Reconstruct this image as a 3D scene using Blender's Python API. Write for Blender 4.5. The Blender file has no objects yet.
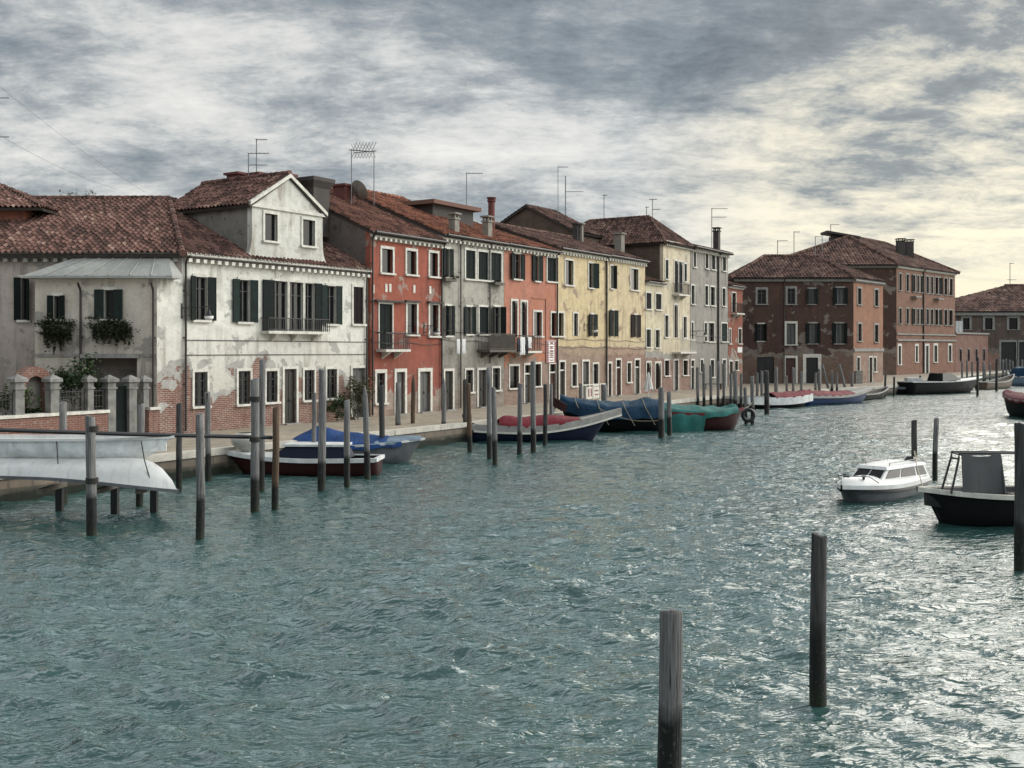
SUN_AZ,SUN_EL,SUN_E,SUN_ANG=58,27,2.5,72
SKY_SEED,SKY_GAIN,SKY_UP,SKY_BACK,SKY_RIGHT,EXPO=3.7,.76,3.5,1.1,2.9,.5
import bpy, bmesh, math, random
import numpy as np
from mathutils import Vector, Matrix, noise as mnoise
random.seed(7)
R = math.radians
scene = bpy.context.scene
COL = scene.collection
# ---------------------------------------------------------------- camera geometry (level camera with lens shift)
FP, HX, HY, CZ = 1050.0, 512.0, 347.0, 4.6      # focal length in pixels, principal column, horizon row, eye height
QZ = 0.9                                          # quay level above the water
def at(u, v, Y):
    return Vector(((u-HX)/FP*Y, Y, CZ-(v-HY)/FP*Y))
def on_level(u, v, z=0.0):
    Y = FP*(CZ-z)/(v-HY)
    return Vector(((u-HX)/FP*Y, Y, z))
TH = math.atan((1180-HX)/FP)                       # direction of the house row
RD = Vector((math.sin(TH), math.cos(TH), 0)); RIN = Vector((-RD.y, RD.x, 0)); ROUT = -RIN
RANG = math.atan2(RD.y, RD.x)
def row_pt(u, off=0.0):
    """point of the row line (moved 'off' metres inland) seen in column u"""
    C = Vector(((182-HX)/FP*44.8, 44.8, 0)) + RIN*off
    k = (u-HX)/FP
    s = (k*C.y-C.x)/(RD.x-k*RD.y)
    return C+RD*s
# ---------------------------------------------------------------- object helpers
def tag(o, label=None, cat=None, group=None, kind=None):
    if label: o['label'] = label
    if cat: o['category'] = cat
    if group: o['group'] = group
    if kind: o['kind'] = kind
    return o
def thing(name, loc, label, cat, group=None, rz=0.0):
    o = bpy.data.objects.new(name, None); COL.objects.link(o)
    o.location = loc; o.rotation_euler = (0, 0, rz); o.empty_display_size = .3
    return tag(o, label, cat, group)
class MB:
    def __init__(s): s.v=[]; s.f=[]; s.uv=None; s.slot1=[]
    def add(s, vs, fs):
        n=len(s.v); s.v += [tuple(p) for p in vs]; s.f += [tuple(i+n for i in f) for f in fs]; return s
    def box(s, x0,x1,y0,y1,z0,z1):
        if x0>x1: x0,x1=x1,x0
        if y0>y1: y0,y1=y1,y0
        if z0>z1: z0,z1=z1,z0
        return s.add([(x0,y0,z0),(x1,y0,z0),(x1,y1,z0),(x0,y1,z0),(x0,y0,z1),(x1,y0,z1),(x1,y1,z1),(x0,y1,z1)],
              [(3,2,1,0),(4,5,6,7),(0,1,5,4),(1,2,6,5),(2,3,7,6),(3,0,4,7)])
    def poly(s, pts): return s.add(pts,[tuple(range(len(pts)))])
    def prism(s, pts, d):
        """closed solid: planar polygon pts extruded by vector d"""
        n=len(pts); d=Vector(d); a=[Vector(p) for p in pts]; b=[p+d for p in a]
        return s.add(a+b,[tuple(range(n))[::-1],tuple(range(n,2*n))]+[(i,(i+1)%n,n+(i+1)%n,n+i) for i in range(n)])
    def tube(s, pts, r, n=6, r2=None, cap=True):
        pts=[Vector(p) for p in pts]; m=len(pts); vs=[]; fs=[]; ref=None
        for i,p in enumerate(pts):
            t=(pts[min(i+1,m-1)]-pts[max(i-1,0)])
            if t.length<1e-7: t=Vector((0,0,1))
            t.normalize()
            if ref is None or abs(ref.dot(t))>.95: ref=Vector((0,0,1)) if abs(t.z)<.9 else Vector((1,0,0))
            a=t.cross(ref).normalized(); b=t.cross(a)
            rr=r if r2 is None else r+(r2-r)*i/(m-1)
            for k in range(n):
                an=2*math.pi*k/n; vs.append(p+a*math.cos(an)*rr+b*math.sin(an)*rr)
        for i in range(m-1):
            for k in range(n):
                fs.append((i*n+k,i*n+(k+1)%n,(i+1)*n+(k+1)%n,(i+1)*n+k))
        if cap: fs += [tuple(range(n))[::-1],tuple(range((m-1)*n,m*n))]
        return s.add(vs,fs)
    def lathe(s, prof, n=12, c=(0,0,0)):
        vs=[];fs=[]
        for r,z in prof:
            for k in range(n):
                a=2*math.pi*k/n; vs.append((c[0]+r*math.cos(a),c[1]+r*math.sin(a),c[2]+z))
        m=len(prof)
        for i in range(m-1):
            for k in range(n): fs.append((i*n+k,i*n+(k+1)%n,(i+1)*n+(k+1)%n,(i+1)*n+k))
        fs += [tuple(range(n))[::-1],tuple(range((m-1)*n,m*n))]
        return s.add(vs,fs)
    def xf(s, M, i0=0):
        for i in range(i0,len(s.v)): s.v[i]=tuple(M@Vector(s.v[i]))
        return s
    def build(s, name, mat, parent=None, M=None, smooth=False):
        me=bpy.data.meshes.new(name); me.from_pydata(s.v,[],s.f)
        if s.uv:
            l=me.uv_layers.new(name='UVMap'); l.data.foreach_set('uv',[c for q in s.uv for c in q])
        me.update()
        if mat: me.materials.append(mat)
        if s.slot1:
            me.materials.append(bpy.data.materials['eave_timber'])
            for i in s.slot1: me.polygons[i].material_index=1
        if smooth: me.polygons.foreach_set('use_smooth',[True]*len(me.polygons))
        o=bpy.data.objects.new(name,me); COL.objects.link(o)
        if parent: o.parent=parent
        if M is not None: o.matrix_local=M
        return o
def copy_tree(o, parent=None):
    c=o.copy(); COL.objects.link(c)
    if parent: c.parent=parent
    for ch in list(o.children): copy_tree(ch,c)
    return c
# ---------------------------------------------------------------- material helpers
class NT:
    def __init__(s, name):
        s.m=bpy.data.materials.new(name); s.m.use_nodes=True; s.t=s.m.node_tree; s.t.nodes.clear()
        s.out=s.n('ShaderNodeOutputMaterial'); s.p=s.n('ShaderNodeBsdfPrincipled'); s.l(s.p.outputs[0],s.out.inputs[0])
        s.tc=s.n('ShaderNodeTexCoord')
    def n(s,t,**k):
        x=s.t.nodes.new(t)
        for a,b in k.items(): setattr(x,a,b)
        return x
    def l(s,a,b): s.t.links.new(a,b)
    def set(s,sock,val):
        if isinstance(val,bpy.types.NodeSocket): s.l(val,sock)
        elif isinstance(val,(tuple,list)) and len(val)==3 and sock.type=='RGBA': sock.default_value=(*val,1)
        else: sock.default_value=val
    def math(s,op,a,b=0.0,c=None,clamp=False):
        x=s.n('ShaderNodeMath',operation=op,use_clamp=clamp); s.set(x.inputs[0],a); s.set(x.inputs[1],b)
        if c is not None: s.set(x.inputs[2],c)
        return x.outputs[0]
    def mix(s,f,a,b,blend='MIX'):
        x=s.n('ShaderNodeMix',data_type='RGBA',blend_type=blend); s.set(x.inputs[0],f); s.set(x.inputs[6],a); s.set(x.inputs[7],b); return x.outputs[2]
    def noise(s,vec,scale,detail=4,rough=.55,dist=0.0):
        x=s.n('ShaderNodeTexNoise'); s.l(vec,x.inputs['Vector']); x.inputs['Scale'].default_value=scale
        x.inputs['Detail'].default_value=detail; x.inputs['Roughness'].default_value=rough; x.inputs['Distortion'].default_value=dist
        return x.outputs['Fac']
    def ramp(s,f,stops,interp='LINEAR'):
        x=s.n('ShaderNodeValToRGB'); s.l(f,x.inputs[0]); e=x.color_ramp; e.interpolation=interp
        while len(e.elements)<len(stops): e.elements.new(.5)
        for q,(p,c) in zip(e.elements,stops):
            q.position=p; q.color=(*c,1) if isinstance(c,(tuple,list)) else (c,c,c,1)
        return x.outputs[0]
    def mapr(s,f,a,b,c=0.0,d=1.0,smooth=False):
        x=s.n('ShaderNodeMapRange'); x.clamp=True
        if smooth: x.interpolation_type='SMOOTHSTEP'
        s.set(x.inputs[0],f); x.inputs[1].default_value=a; x.inputs[2].default_value=b; x.inputs[3].default_value=c; x.inputs[4].default_value=d
        return x.outputs[0]
    def scaled(s,vec,sc,off=(0,0,0)):
        x=s.n('ShaderNodeMapping'); s.l(vec,x.inputs[0]); x.inputs['Scale'].default_value=sc; x.inputs['Location'].default_value=off; return x.outputs[0]
    def sep(s,vec):
        x=s.n('ShaderNodeSeparateXYZ'); s.l(vec,x.inputs[0]); return x.outputs
    def comb(s,a,b,c=0.0):
        x=s.n('ShaderNodeCombineXYZ'); s.set(x.inputs[0],a); s.set(x.inputs[1],b); s.set(x.inputs[2],c); return x.outputs[0]
    def bump(s,h,strength=.4,dist=.02,normal=None):
        x=s.n('ShaderNodeBump'); s.l(h,x.inputs['Height']); x.inputs['Strength'].default_value=strength; x.inputs['Distance'].default_value=dist
        if normal is not None: s.l(normal,x.inputs['Normal'])
        return x.outputs[0]
    def done(s,col,rough=.85,normal=None,metal=0.0,spec=.3):
        s.set(s.p.inputs['Base Color'],col); s.set(s.p.inputs['Roughness'],rough); s.p.inputs['Metallic'].default_value=metal
        s.p.inputs['Specular IOR Level'].default_value=spec
        if normal is not None: s.l(normal,s.p.inputs['Normal'])
        return s.m
def scl(c,k): return tuple(min(1,x*k) for x in c)
def paint(name,c,rough=.5,var=.25,scale=3.0,metal=0,spec=.4,rust=None):
    t=NT(name); o=t.tc.outputs['Object']
    n=t.noise(o,scale,6,.65); n2=t.noise(t.scaled(o,(6,6,.6)),scale,3)
    col=t.mix(t.mapr(n,.3,.7),scl(c,1-var),scl(c,1+var*.6))
    col=t.mix(t.mapr(n2,.52,.75,0,.5),col,scl(c,.55))
    if rust: col=t.mix(t.mapr(t.noise(o,scale*2.3,8,.7),.58,.68),col,rust)
    return t.done(col,t.mapr(n,.3,.7,rough*.8,min(1,rough*1.2)),t.bump(n,.15,.01),metal,spec)
def brick_nodes(t,o,c1,c2,mort,sc=1.0):
    x,y,z=t.sep(o)
    v=t.comb(t.math('ADD',x,y),z)
    wob=t.noise(v,2.0,3); 
    b=t.n('ShaderNodeTexBrick'); t.l(v,b.inputs['Vector'])
    b.inputs['Color1'].default_value=(*c1,1); b.inputs['Color2'].default_value=(*c2,1); b.inputs['Mortar'].default_value=(*mort,1)
    b.inputs['Scale'].default_value=1.0; b.inputs['Brick Width'].default_value=.27*sc; b.inputs['Row Height'].default_value=.085*sc; b.inputs['Mortar Size'].default_value=.013*sc
    b.inputs['Bias'].default_value=-.1
    n=t.noise(v,1.1,6,.65); n2=t.noise(v,5.0,4,.7)
    col=t.mix(t.mapr(n,.35,.7,0,.75),b.outputs['Color'],scl(c1,.55))
    col=t.mix(t.mapr(n2,.55,.7,0,.7),col,mort)
    return col,b.outputs['Fac'],v
def brick(name,c1,c2,mort,sc=1.0):
    t=NT(name); o=t.tc.outputs['Object']; col,fac,v=brick_nodes(t,o,c1,c2,mort,sc)
    return t.done(col,.92,t.bump(fac,.4,-.01))
def plaster(name,c,dirt=(.16,.14,.12),brk=None,brick_top=1.5,patch=.0,stain=.5,seed=0.0,c1=(.27,.12,.075),c2=(.19,.085,.06),mort=(.33,.29,.25),under=(.30,.28,.25),warp=1.5,tint=None):
    """aged lime plaster; below about brick_top metres (ragged) the plaster has fallen off the brick"""
    t=NT(name); o=t.scaled(t.tc.outputs['Object'],(1,1,1),(seed*13.1,seed*7.7,0)); x,y,z=t.sep(o); h=t.comb(t.math('ADD',x,y),z)
    big=t.noise(h,.45,5,.6,.4); mid=t.noise(h,1.7,7,.65,.6); fin=t.noise(h,9,5,.7)
    col=t.mix(t.mapr(big,.35,.68),c,tint or scl(c,.78)); col=t.mix(t.mapr(mid,.44,.68,0,.7),col,scl(c,.58))
    col=t.mix(t.mapr(fin,.35,.75,0,.3),col,scl(c,1.25))
    run=t.noise(t.scaled(h,(1.5,.15,1)),1.6,4,.55,.5); msk=t.mapr(t.noise(h,.5,3),.36,.58)
    col=t.mix(t.math('MULTIPLY',t.math('MULTIPLY',t.mapr(run,.50,.72),msk),min(1,stain*1.2)),col,dirt)
    spots=t.noise(h,2.6,8,.75,.2); col=t.mix(t.mapr(spots,.58,.66,0,stain),col,dirt)
    pe=t.noise(t.scaled(h,(1,1,1),(3.7,9.1,0)),.75,7,.62,.45); pm=t.math('MULTIPLY',t.mapr(pe,.585,.60),min(1.0,stain*1.1)); pc=t.mix(t.mapr(fin,.35,.7),scl(under,1.05),scl(under,.62)); col=t.mix(pm,col,pc)
    lo=t.mapr(t.math('ADD',z,t.math('MULTIPLY_ADD',big,5.0,-2.5)),1.2,4.5,.55*min(1.0,stain+.2),0.0); col=t.mix(lo,col,scl(dirt,1.25))
    bump=t.math('SUBTRACT',t.math('ADD',mid,t.math('MULTIPLY',fin,.4)),t.math('MULTIPLY',pm,.6))
    if brk is not None:
        bc,bf,bv=brick_nodes(t,o,c1,c2,mort)
        rag=t.math('MULTIPLY_ADD',t.noise(h,.5,5,.62,.5),warp*4.0,-2.0*warp)
        d=t.math('SUBTRACT',t.math('ADD',rag,brick_top),z)     # >0 : plaster gone
        if patch: d=t.math('MAXIMUM',d,t.math('SUBTRACT',t.math('MULTIPLY',t.noise(t.scaled(h,(1,1,1),(5.3,2.1,0)),.55,5,.6),6.0),6.0*(1-patch)*.72))
        uc=t.mix(t.mapr(mid,.4,.7),under,scl(under,.62))
        col=t.mix(t.mapr(d,-.45,-.40),col,uc)
        bed=t.math('ADD',d,t.math('MULTIPLY_ADD',mid,.9,-.45))
        col=t.mix(t.mapr(bed,.12,.18),col,bc)
        bump=t.math('SUBTRACT',mid,t.mapr(d,-.05,.3,0,1.0))
    return t.done(col,.93,t.bump(bump,.45,.03),0,.2)
def tiles(name,base,pale=(.40,.27,.19),dark=(.085,.055,.045),moss=.35):
    t=NT(name); uv=t.tc.outputs['UV']; x,y,_=t.sep(uv)
    cell=t.comb(t.math('FLOOR',x),t.math('FLOOR',y)); w=t.n('ShaderNodeTexWhiteNoise',noise_dimensions='2D'); t.l(cell,w.inputs[0])
    f=w.outputs[0]; big=t.noise(t.comb(t.math('MULTIPLY',x,.24),t.math('MULTIPLY',y,.36)),.5,5,.65,.5)
    f2=t.math('ADD',t.math('MULTIPLY',f,.55),t.math('MULTIPLY_ADD',big,1.1,-.34))
    col=t.ramp(f2,[(0,dark),(.30,scl(base,.45)),(.5,base),(.72,scl(base,1.25)),(.95,pale),(1,scl(pale,1.15))])
    sm=t.noise(t.comb(x,y),1.3,6,.7); col=t.mix(t.mapr(sm,.52,.7,0,moss),col,scl(dark,.9))
    return t.done(col,.92,t.bump(sm,.3,.02),0,.2)
M={}
M['eave']=paint('eave_timber',(.045,.036,.03),.9,.4,3)
M['stone']=paint('istrian_stone',(.56,.54,.48),.8,.3,4)
M['stone_grey']=paint('grey_stone',(.25,.24,.22),.85,.45,3)
M['pier']=paint('stained_pier_stone',(.19,.187,.172),.9,.55,2.2)
M['shutter']=paint('dark_green_shutter',(.009,.014,.013),.75,.4,5,spec=.12)
M['shutter_brown']=paint('dark_brown_shutter',(.016,.011,.011),.75,.4,5,spec=.12)
M['shutter_faded']=paint('faded_green_shutter',(.020,.030,.027),.8,.5,4,spec=.12)
M['door']=paint('door_wood',(.026,.023,.019),.55,.35,4)
M['door_red']=paint('door_oxblood',(.06,.022,.018),.55,.35,4)
M['door_grey']=paint('door_grey',(.085,.085,.08),.55,.3,4)
M['casement']=paint('casement_paint',(.075,.075,.072),.6,.3,4,spec=.2)
M['white_paint']=paint('white_paint',(.70,.70,.67),.45,.15,3)
M['iron']=paint('wrought_iron',(.02,.02,.02),.5,.3,6)
M['pipe']=paint('copper_pipe_dark',(.035,.03,.028),.5,.4,4)
M['lead']=paint('lead_sheet',(.30,.30,.28),.6,.3,1.2)
M['mast']=paint('galvanised_mast',(.16,.16,.16),.45,.3,6,.6)
M['chim_red']=paint('chimney_red_render',(.13,.045,.038),.9,.4,3)
M['chim_dark']=paint('chimney_sooty_render',(.06,.052,.048),.9,.5,2)
M['chim_grey']=paint('chimney_grey_render',(.22,.20,.17),.9,.4,2.5)
M['wood_beam']=paint('weathered_beam',(.11,.095,.08),.85,.4,3)
M['rope']=paint('tarred_rope',(.03,.028,.025),.9,.3,9)
M['rope_pale']=paint('hemp_rope',(.30,.26,.19),.9,.3,9)
M['black']=paint('black_plastic',(.012,.012,.013),.4,.3,6)
M['cloth_white']=paint('white_cotton',(.65,.65,.63),.9,.12,3)
M['cloth_dark']=paint('dark_cotton',(.03,.03,.04),.9,.3,3)
M['terracotta']=paint('terracotta_pot',(.30,.13,.08),.85,.3,4)
M['leaf']=None
def leaf(name,a,b):
    t=NT(name); g=t.n('ShaderNodeNewGeometry'); col=t.ramp(g.outputs['Random Per Island'],[(0,a),(.6,b),(1,scl(b,1.7))])
    return t.done(col,.65,None,0,.3)
M['leaf']=leaf('shrub_leaves',(.012,.026,.010),(.035,.062,.022))
M['ivy']=leaf('ivy_leaves',(.012,.016,.008),(.030,.036,.018))
M['leaf_dry']=leaf('dry_leaves',(.04,.04,.02),(.10,.095,.05))
t=NT('window_glass'); n=t.noise(t.tc.outputs['Object'],1.2,2)
M['glass']=t.done(t.mix(n,(.004,.0045,.005),(.012,.0125,.013)),.12,t.bump(n,.05,.05),0,.22)
t=NT('curtain_glass'); o=t.tc.outputs['Object']; n=t.noise(t.scaled(o,(14,1,.4)),1,3)
M['curtain']=t.done(t.mix(t.mapr(n,.4,.6),(.055,.055,.055),(.13,.13,.125)),.4,None,0,.3)
# mooring pole timber: grey weathered wood above, black-green tide zone below
def pole_mat(name,grey,tide=.95):
    t=NT(name); o=t.tc.outputs['Object']; x,y,z=t.sep(o); oi=t.n('ShaderNodeObjectInfo').outputs['Random']
    sh=t.n('ShaderNodeVectorMath',operation='ADD'); t.l(o,sh.inputs[0]); t.l(t.comb(t.math('MULTIPLY',oi,31),0.0,t.math('MULTIPLY',oi,17)),sh.inputs[1]); v=sh.outputs[0]
    g=t.noise(t.scaled(v,(26,26,.9)),1.0,6,.7,.3); b=t.noise(v,1.6,5,.6); k=t.n('ShaderNodeTexVoronoi'); t.l(t.scaled(v,(5,5,1.6)),k.inputs['Vector'])
    col=t.mix(t.mapr(g,.36,.62),scl(grey,.42),scl(grey,1.15)); col=t.mix(t.mapr(b,.42,.7,0,.6),col,scl(grey,.6))
    col=t.mix(t.mapr(k.outputs['Distance'],.05,.13,.75,0),col,(.02,.017,.015))
    e=t.math('ADD',z,t.math('MULTIPLY_ADD',t.noise(v,5,4),.30,-.15))
    col=t.mix(t.mapr(e,tide-.06,tide+.14),(.009,.010,.009),col); col=t.mix(t.mapr(e,.08,.30),(.016,.022,.012),col); col=t.mix(t.math('MULTIPLY',t.mapr(t.noise(v,22,3),.6,.66),t.mapr(e,tide+.05,tide-.25)),col,(.055,.052,.045)); crk=t.noise(t.scaled(v,(40,40,.5)),1,3,.6); col=t.mix(t.mapr(crk,.60,.66,0,.9),col,(.012,.011,.010))
    return t.done(col,t.mapr(e,tide-.1,tide+.1,.5,.9),t.bump(t.math('SUBTRACT',g,crk),.9,.03),0,.25)
M['pole']=pole_mat('weathered_grey_pole',(.20,.195,.19))
M['pole_brown']=pole_mat('weathered_brown_pole',(.13,.088,.06),.65)
M['pole_dark']=pole_mat('dark_wet_pole',(.07,.068,.066),.95)
# quay paving and quay face
t=NT('quay_paving'); o=t.tc.outputs['Object']; b=t.n('ShaderNodeTexBrick'); rot=t.n('ShaderNodeMapping'); t.l(o,rot.inputs[0]); rot.inputs['Rotation'].default_value=(0,0,-RANG)
t.l(rot.outputs[0],b.inputs['Vector']); b.inputs['Color1'].default_value=(.34,.29,.22,1); b.inputs['Color2'].default_value=(.26,.22,.17,1); b.inputs['Mortar'].default_value=(.10,.09,.08,1)
b.inputs['Scale'].default_value=1; b.inputs['Brick Width'].default_value=.9; b.inputs['Row Height'].default_value=.42; b.inputs['Mortar Size'].default_value=.02
n=t.noise(o,.7,6,.65); M['paving']=t.done(t.mix(t.mapr(n,.4,.7,0,.5),b.outputs['Color'],(.12,.11,.095)),.8,t.bump(b.outputs['Fac'],.3,-.01))
t=NT('quay_masonry'); o=t.tc.outputs['Object']; col,f,v=brick_nodes(t,o,(.20,.16,.12),(.14,.115,.09),(.10,.09,.08),4.0); x,y,z=t.sep(o)
e=t.math('ADD',z,t.math('MULTIPLY_ADD',t.noise(v,2,4),.3,-.15)); col=t.mix(t.mapr(e,.22,.45),(.012,.016,.010),col)
M['masonry']=t.done(col,.8,t.bump(f,.5,-.03))
M['coping']=paint('istrian_kerb',(.46,.43,.37),.75,.3,1.6)
# water
def water_mat():
    t=NT('canal_water'); o=t.tc.outputs['Object']
    g=t.noise(t.scaled(o,(.10,.06,1)),1,4,.6); g2=t.noise(t.scaled(o,(.35,.8,1)),1,3,.5)
    def ridge(sx,sy,det,dist,pw,rot):
        m=t.n('ShaderNodeMapping'); t.l(o,m.inputs[0]); m.inputs['Rotation'].default_value=(0,0,rot); m.inputs['Scale'].default_value=(sx,sy,1)
        n=t.noise(m.outputs[0],1,det,.5,dist); r=t.math('SUBTRACT',1.0,t.math('ABSOLUTE',t.math('MULTIPLY_ADD',n,2.6,-1.3)),0,True)
        return t.math('POWER',r,pw)
    a=ridge(1.0,2.6,3,.4,2.6,.20); b=ridge(2.6,6.0,3,.5,2.2,-.22); c=t.noise(t.scaled(o,(9,18,1)),1,3,.5,.5)
    h=t.math('ADD',t.math('MULTIPLY',a,.044),t.math('ADD',t.math('MULTIPLY',b,.019),t.math('MULTIPLY',c,.003)))
    h=t.math('MULTIPLY',h,t.math('MULTIPLY',t.mapr(g,.3,.7,.7,1.25),t.mapr(g2,.3,.7,.7,1.3)))
    nb=t.bump(h,1.0,1.0)
    col=t.mix(t.mapr(g,.35,.65),(.020,.058,.053),(.036,.088,.081))
    t.p.inputs['IOR'].default_value=1.9
    return t.done(col,.05,nb,0,.5)
M['water']=water_mat()
# ---------------------------------------------------------------- roofs of barrel tiles
def tile_slope(mb, poly, p=.25, c=.38, seed=0, nseg=6):
    poly=[Vector(q) for q in poly]; rnd=random.Random(seed)
    n=Vector((0,0,0))
    for i in range(len(poly)):
        a,b=poly[i],poly[(i+1)%len(poly)]; n+=a.cross(b)
    n.normalize()
    if n.z<0: n=-n; poly=poly[::-1]
    A=Vector((-n.y,n.x,0)).normalized(); B=n.cross(A)
    if B.z<0: A=-A; B=-B
    o=poly[0]; pa=[(q-o).dot(A) for q in poly]; pb=[(q-o).dot(B) for q in poly]
    a0,a1,b0,b1=min(pa),max(pa),min(pb),max(pb)
    na=int((a1-a0)/p)+2; nb=int((b1-b0)/c)+2
    bm=bmesh.new(); uvl=bm.loops.layers.uv.new('u'); rows=[]
    off=[rnd.uniform(-.12,.12) for _ in range(na+1)]; hj=[[rnd.uniform(-.012,.012) for _ in range(nb+1)] for _ in range(na+1)]
    for j in range(nb):
        for e in (0,1):
            r=[]
            for i in range(na*nseg+1):
                a=a0+i*p/nseg; k=min(i//nseg,na)
                bb=b0+(j+e*.995)*c+off[k]*(1 if (j+e)>0 else 0)
                h=.055*math.cos(2*math.pi*(i/nseg-.5))+(.045*(1-e))+hj[k][j]
                h+=.05*mnoise.noise(Vector((a*.35,bb*.35,seed*3.7)))
                r.append((bm.verts.new(o+A*a+B*bb+n*h),i/nseg,j+.02+e*.9))
            rows.append(r)
    for q in range(len(rows)-1):
        r0,r1=rows[q],rows[q+1]
        for i in range(len(r0)-1):
            f=bm.faces.new((r0[i][0],r0[i+1][0],r1[i+1][0],r1[i][0])); ii=i//nseg+.5; jj=q//2+.5
            for l in f.loops: l[uvl].uv=(ii,jj)
    m=len(poly)
    for i in range(m):
        e=(poly[(i+1)%m]-poly[i])
        if e.length<1e-5: continue
        no=e.cross(n).normalized()
        bmesh.ops.bisect_plane(bm,geom=bm.verts[:]+bm.edges[:]+bm.faces[:],plane_co=poly[i]+no*.001,plane_no=no,clear_outer=True)
    bm.verts.index_update(); n0=len(mb.v)
    if mb.uv is None: mb.uv=[]
    mb.v += [tuple(v.co) for v in bm.verts]
    for f in bm.faces:
        mb.f.append(tuple(l.vert.index+n0 for l in f.loops)); mb.uv += [tuple(l[uvl].uv) for l in f.loops]
    bm.free()
    # slab under the tiles so that the roof has thickness
    k=len(mb.v); low=[q-n*.07 for q in poly]; lo2=[q-n*.19 for q in poly]
    mb.v += [tuple(q) for q in low+lo2]
    fs=[tuple(range(m)),tuple(range(m,2*m))[::-1]]+[(i,m+i,m+(i+1)%m,(i+1)%m) for i in range(m)]
    for f in fs: mb.slot1.append(len(mb.f)); mb.f.append(tuple(x+k for x in f)); mb.uv += [(.5,.5)]*len(f)
def ridge_tiles(mb,p,q,r=.13):
    p=Vector(p);q=Vector(q);L=(q-p).length;n=max(1,int(L/.4)); k=len(mb.f)
    for i in range(n):
        a=p+(q-p)*(i/n); b=p+(q-p)*((i+.97)/n); mb.tube([a,b],r*1.05,8,r*.85)
    if mb.uv is not None:
        for i,f in enumerate(mb.f[k:]): mb.uv += [(i//10+.5,99.5)]*len(f)
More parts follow.
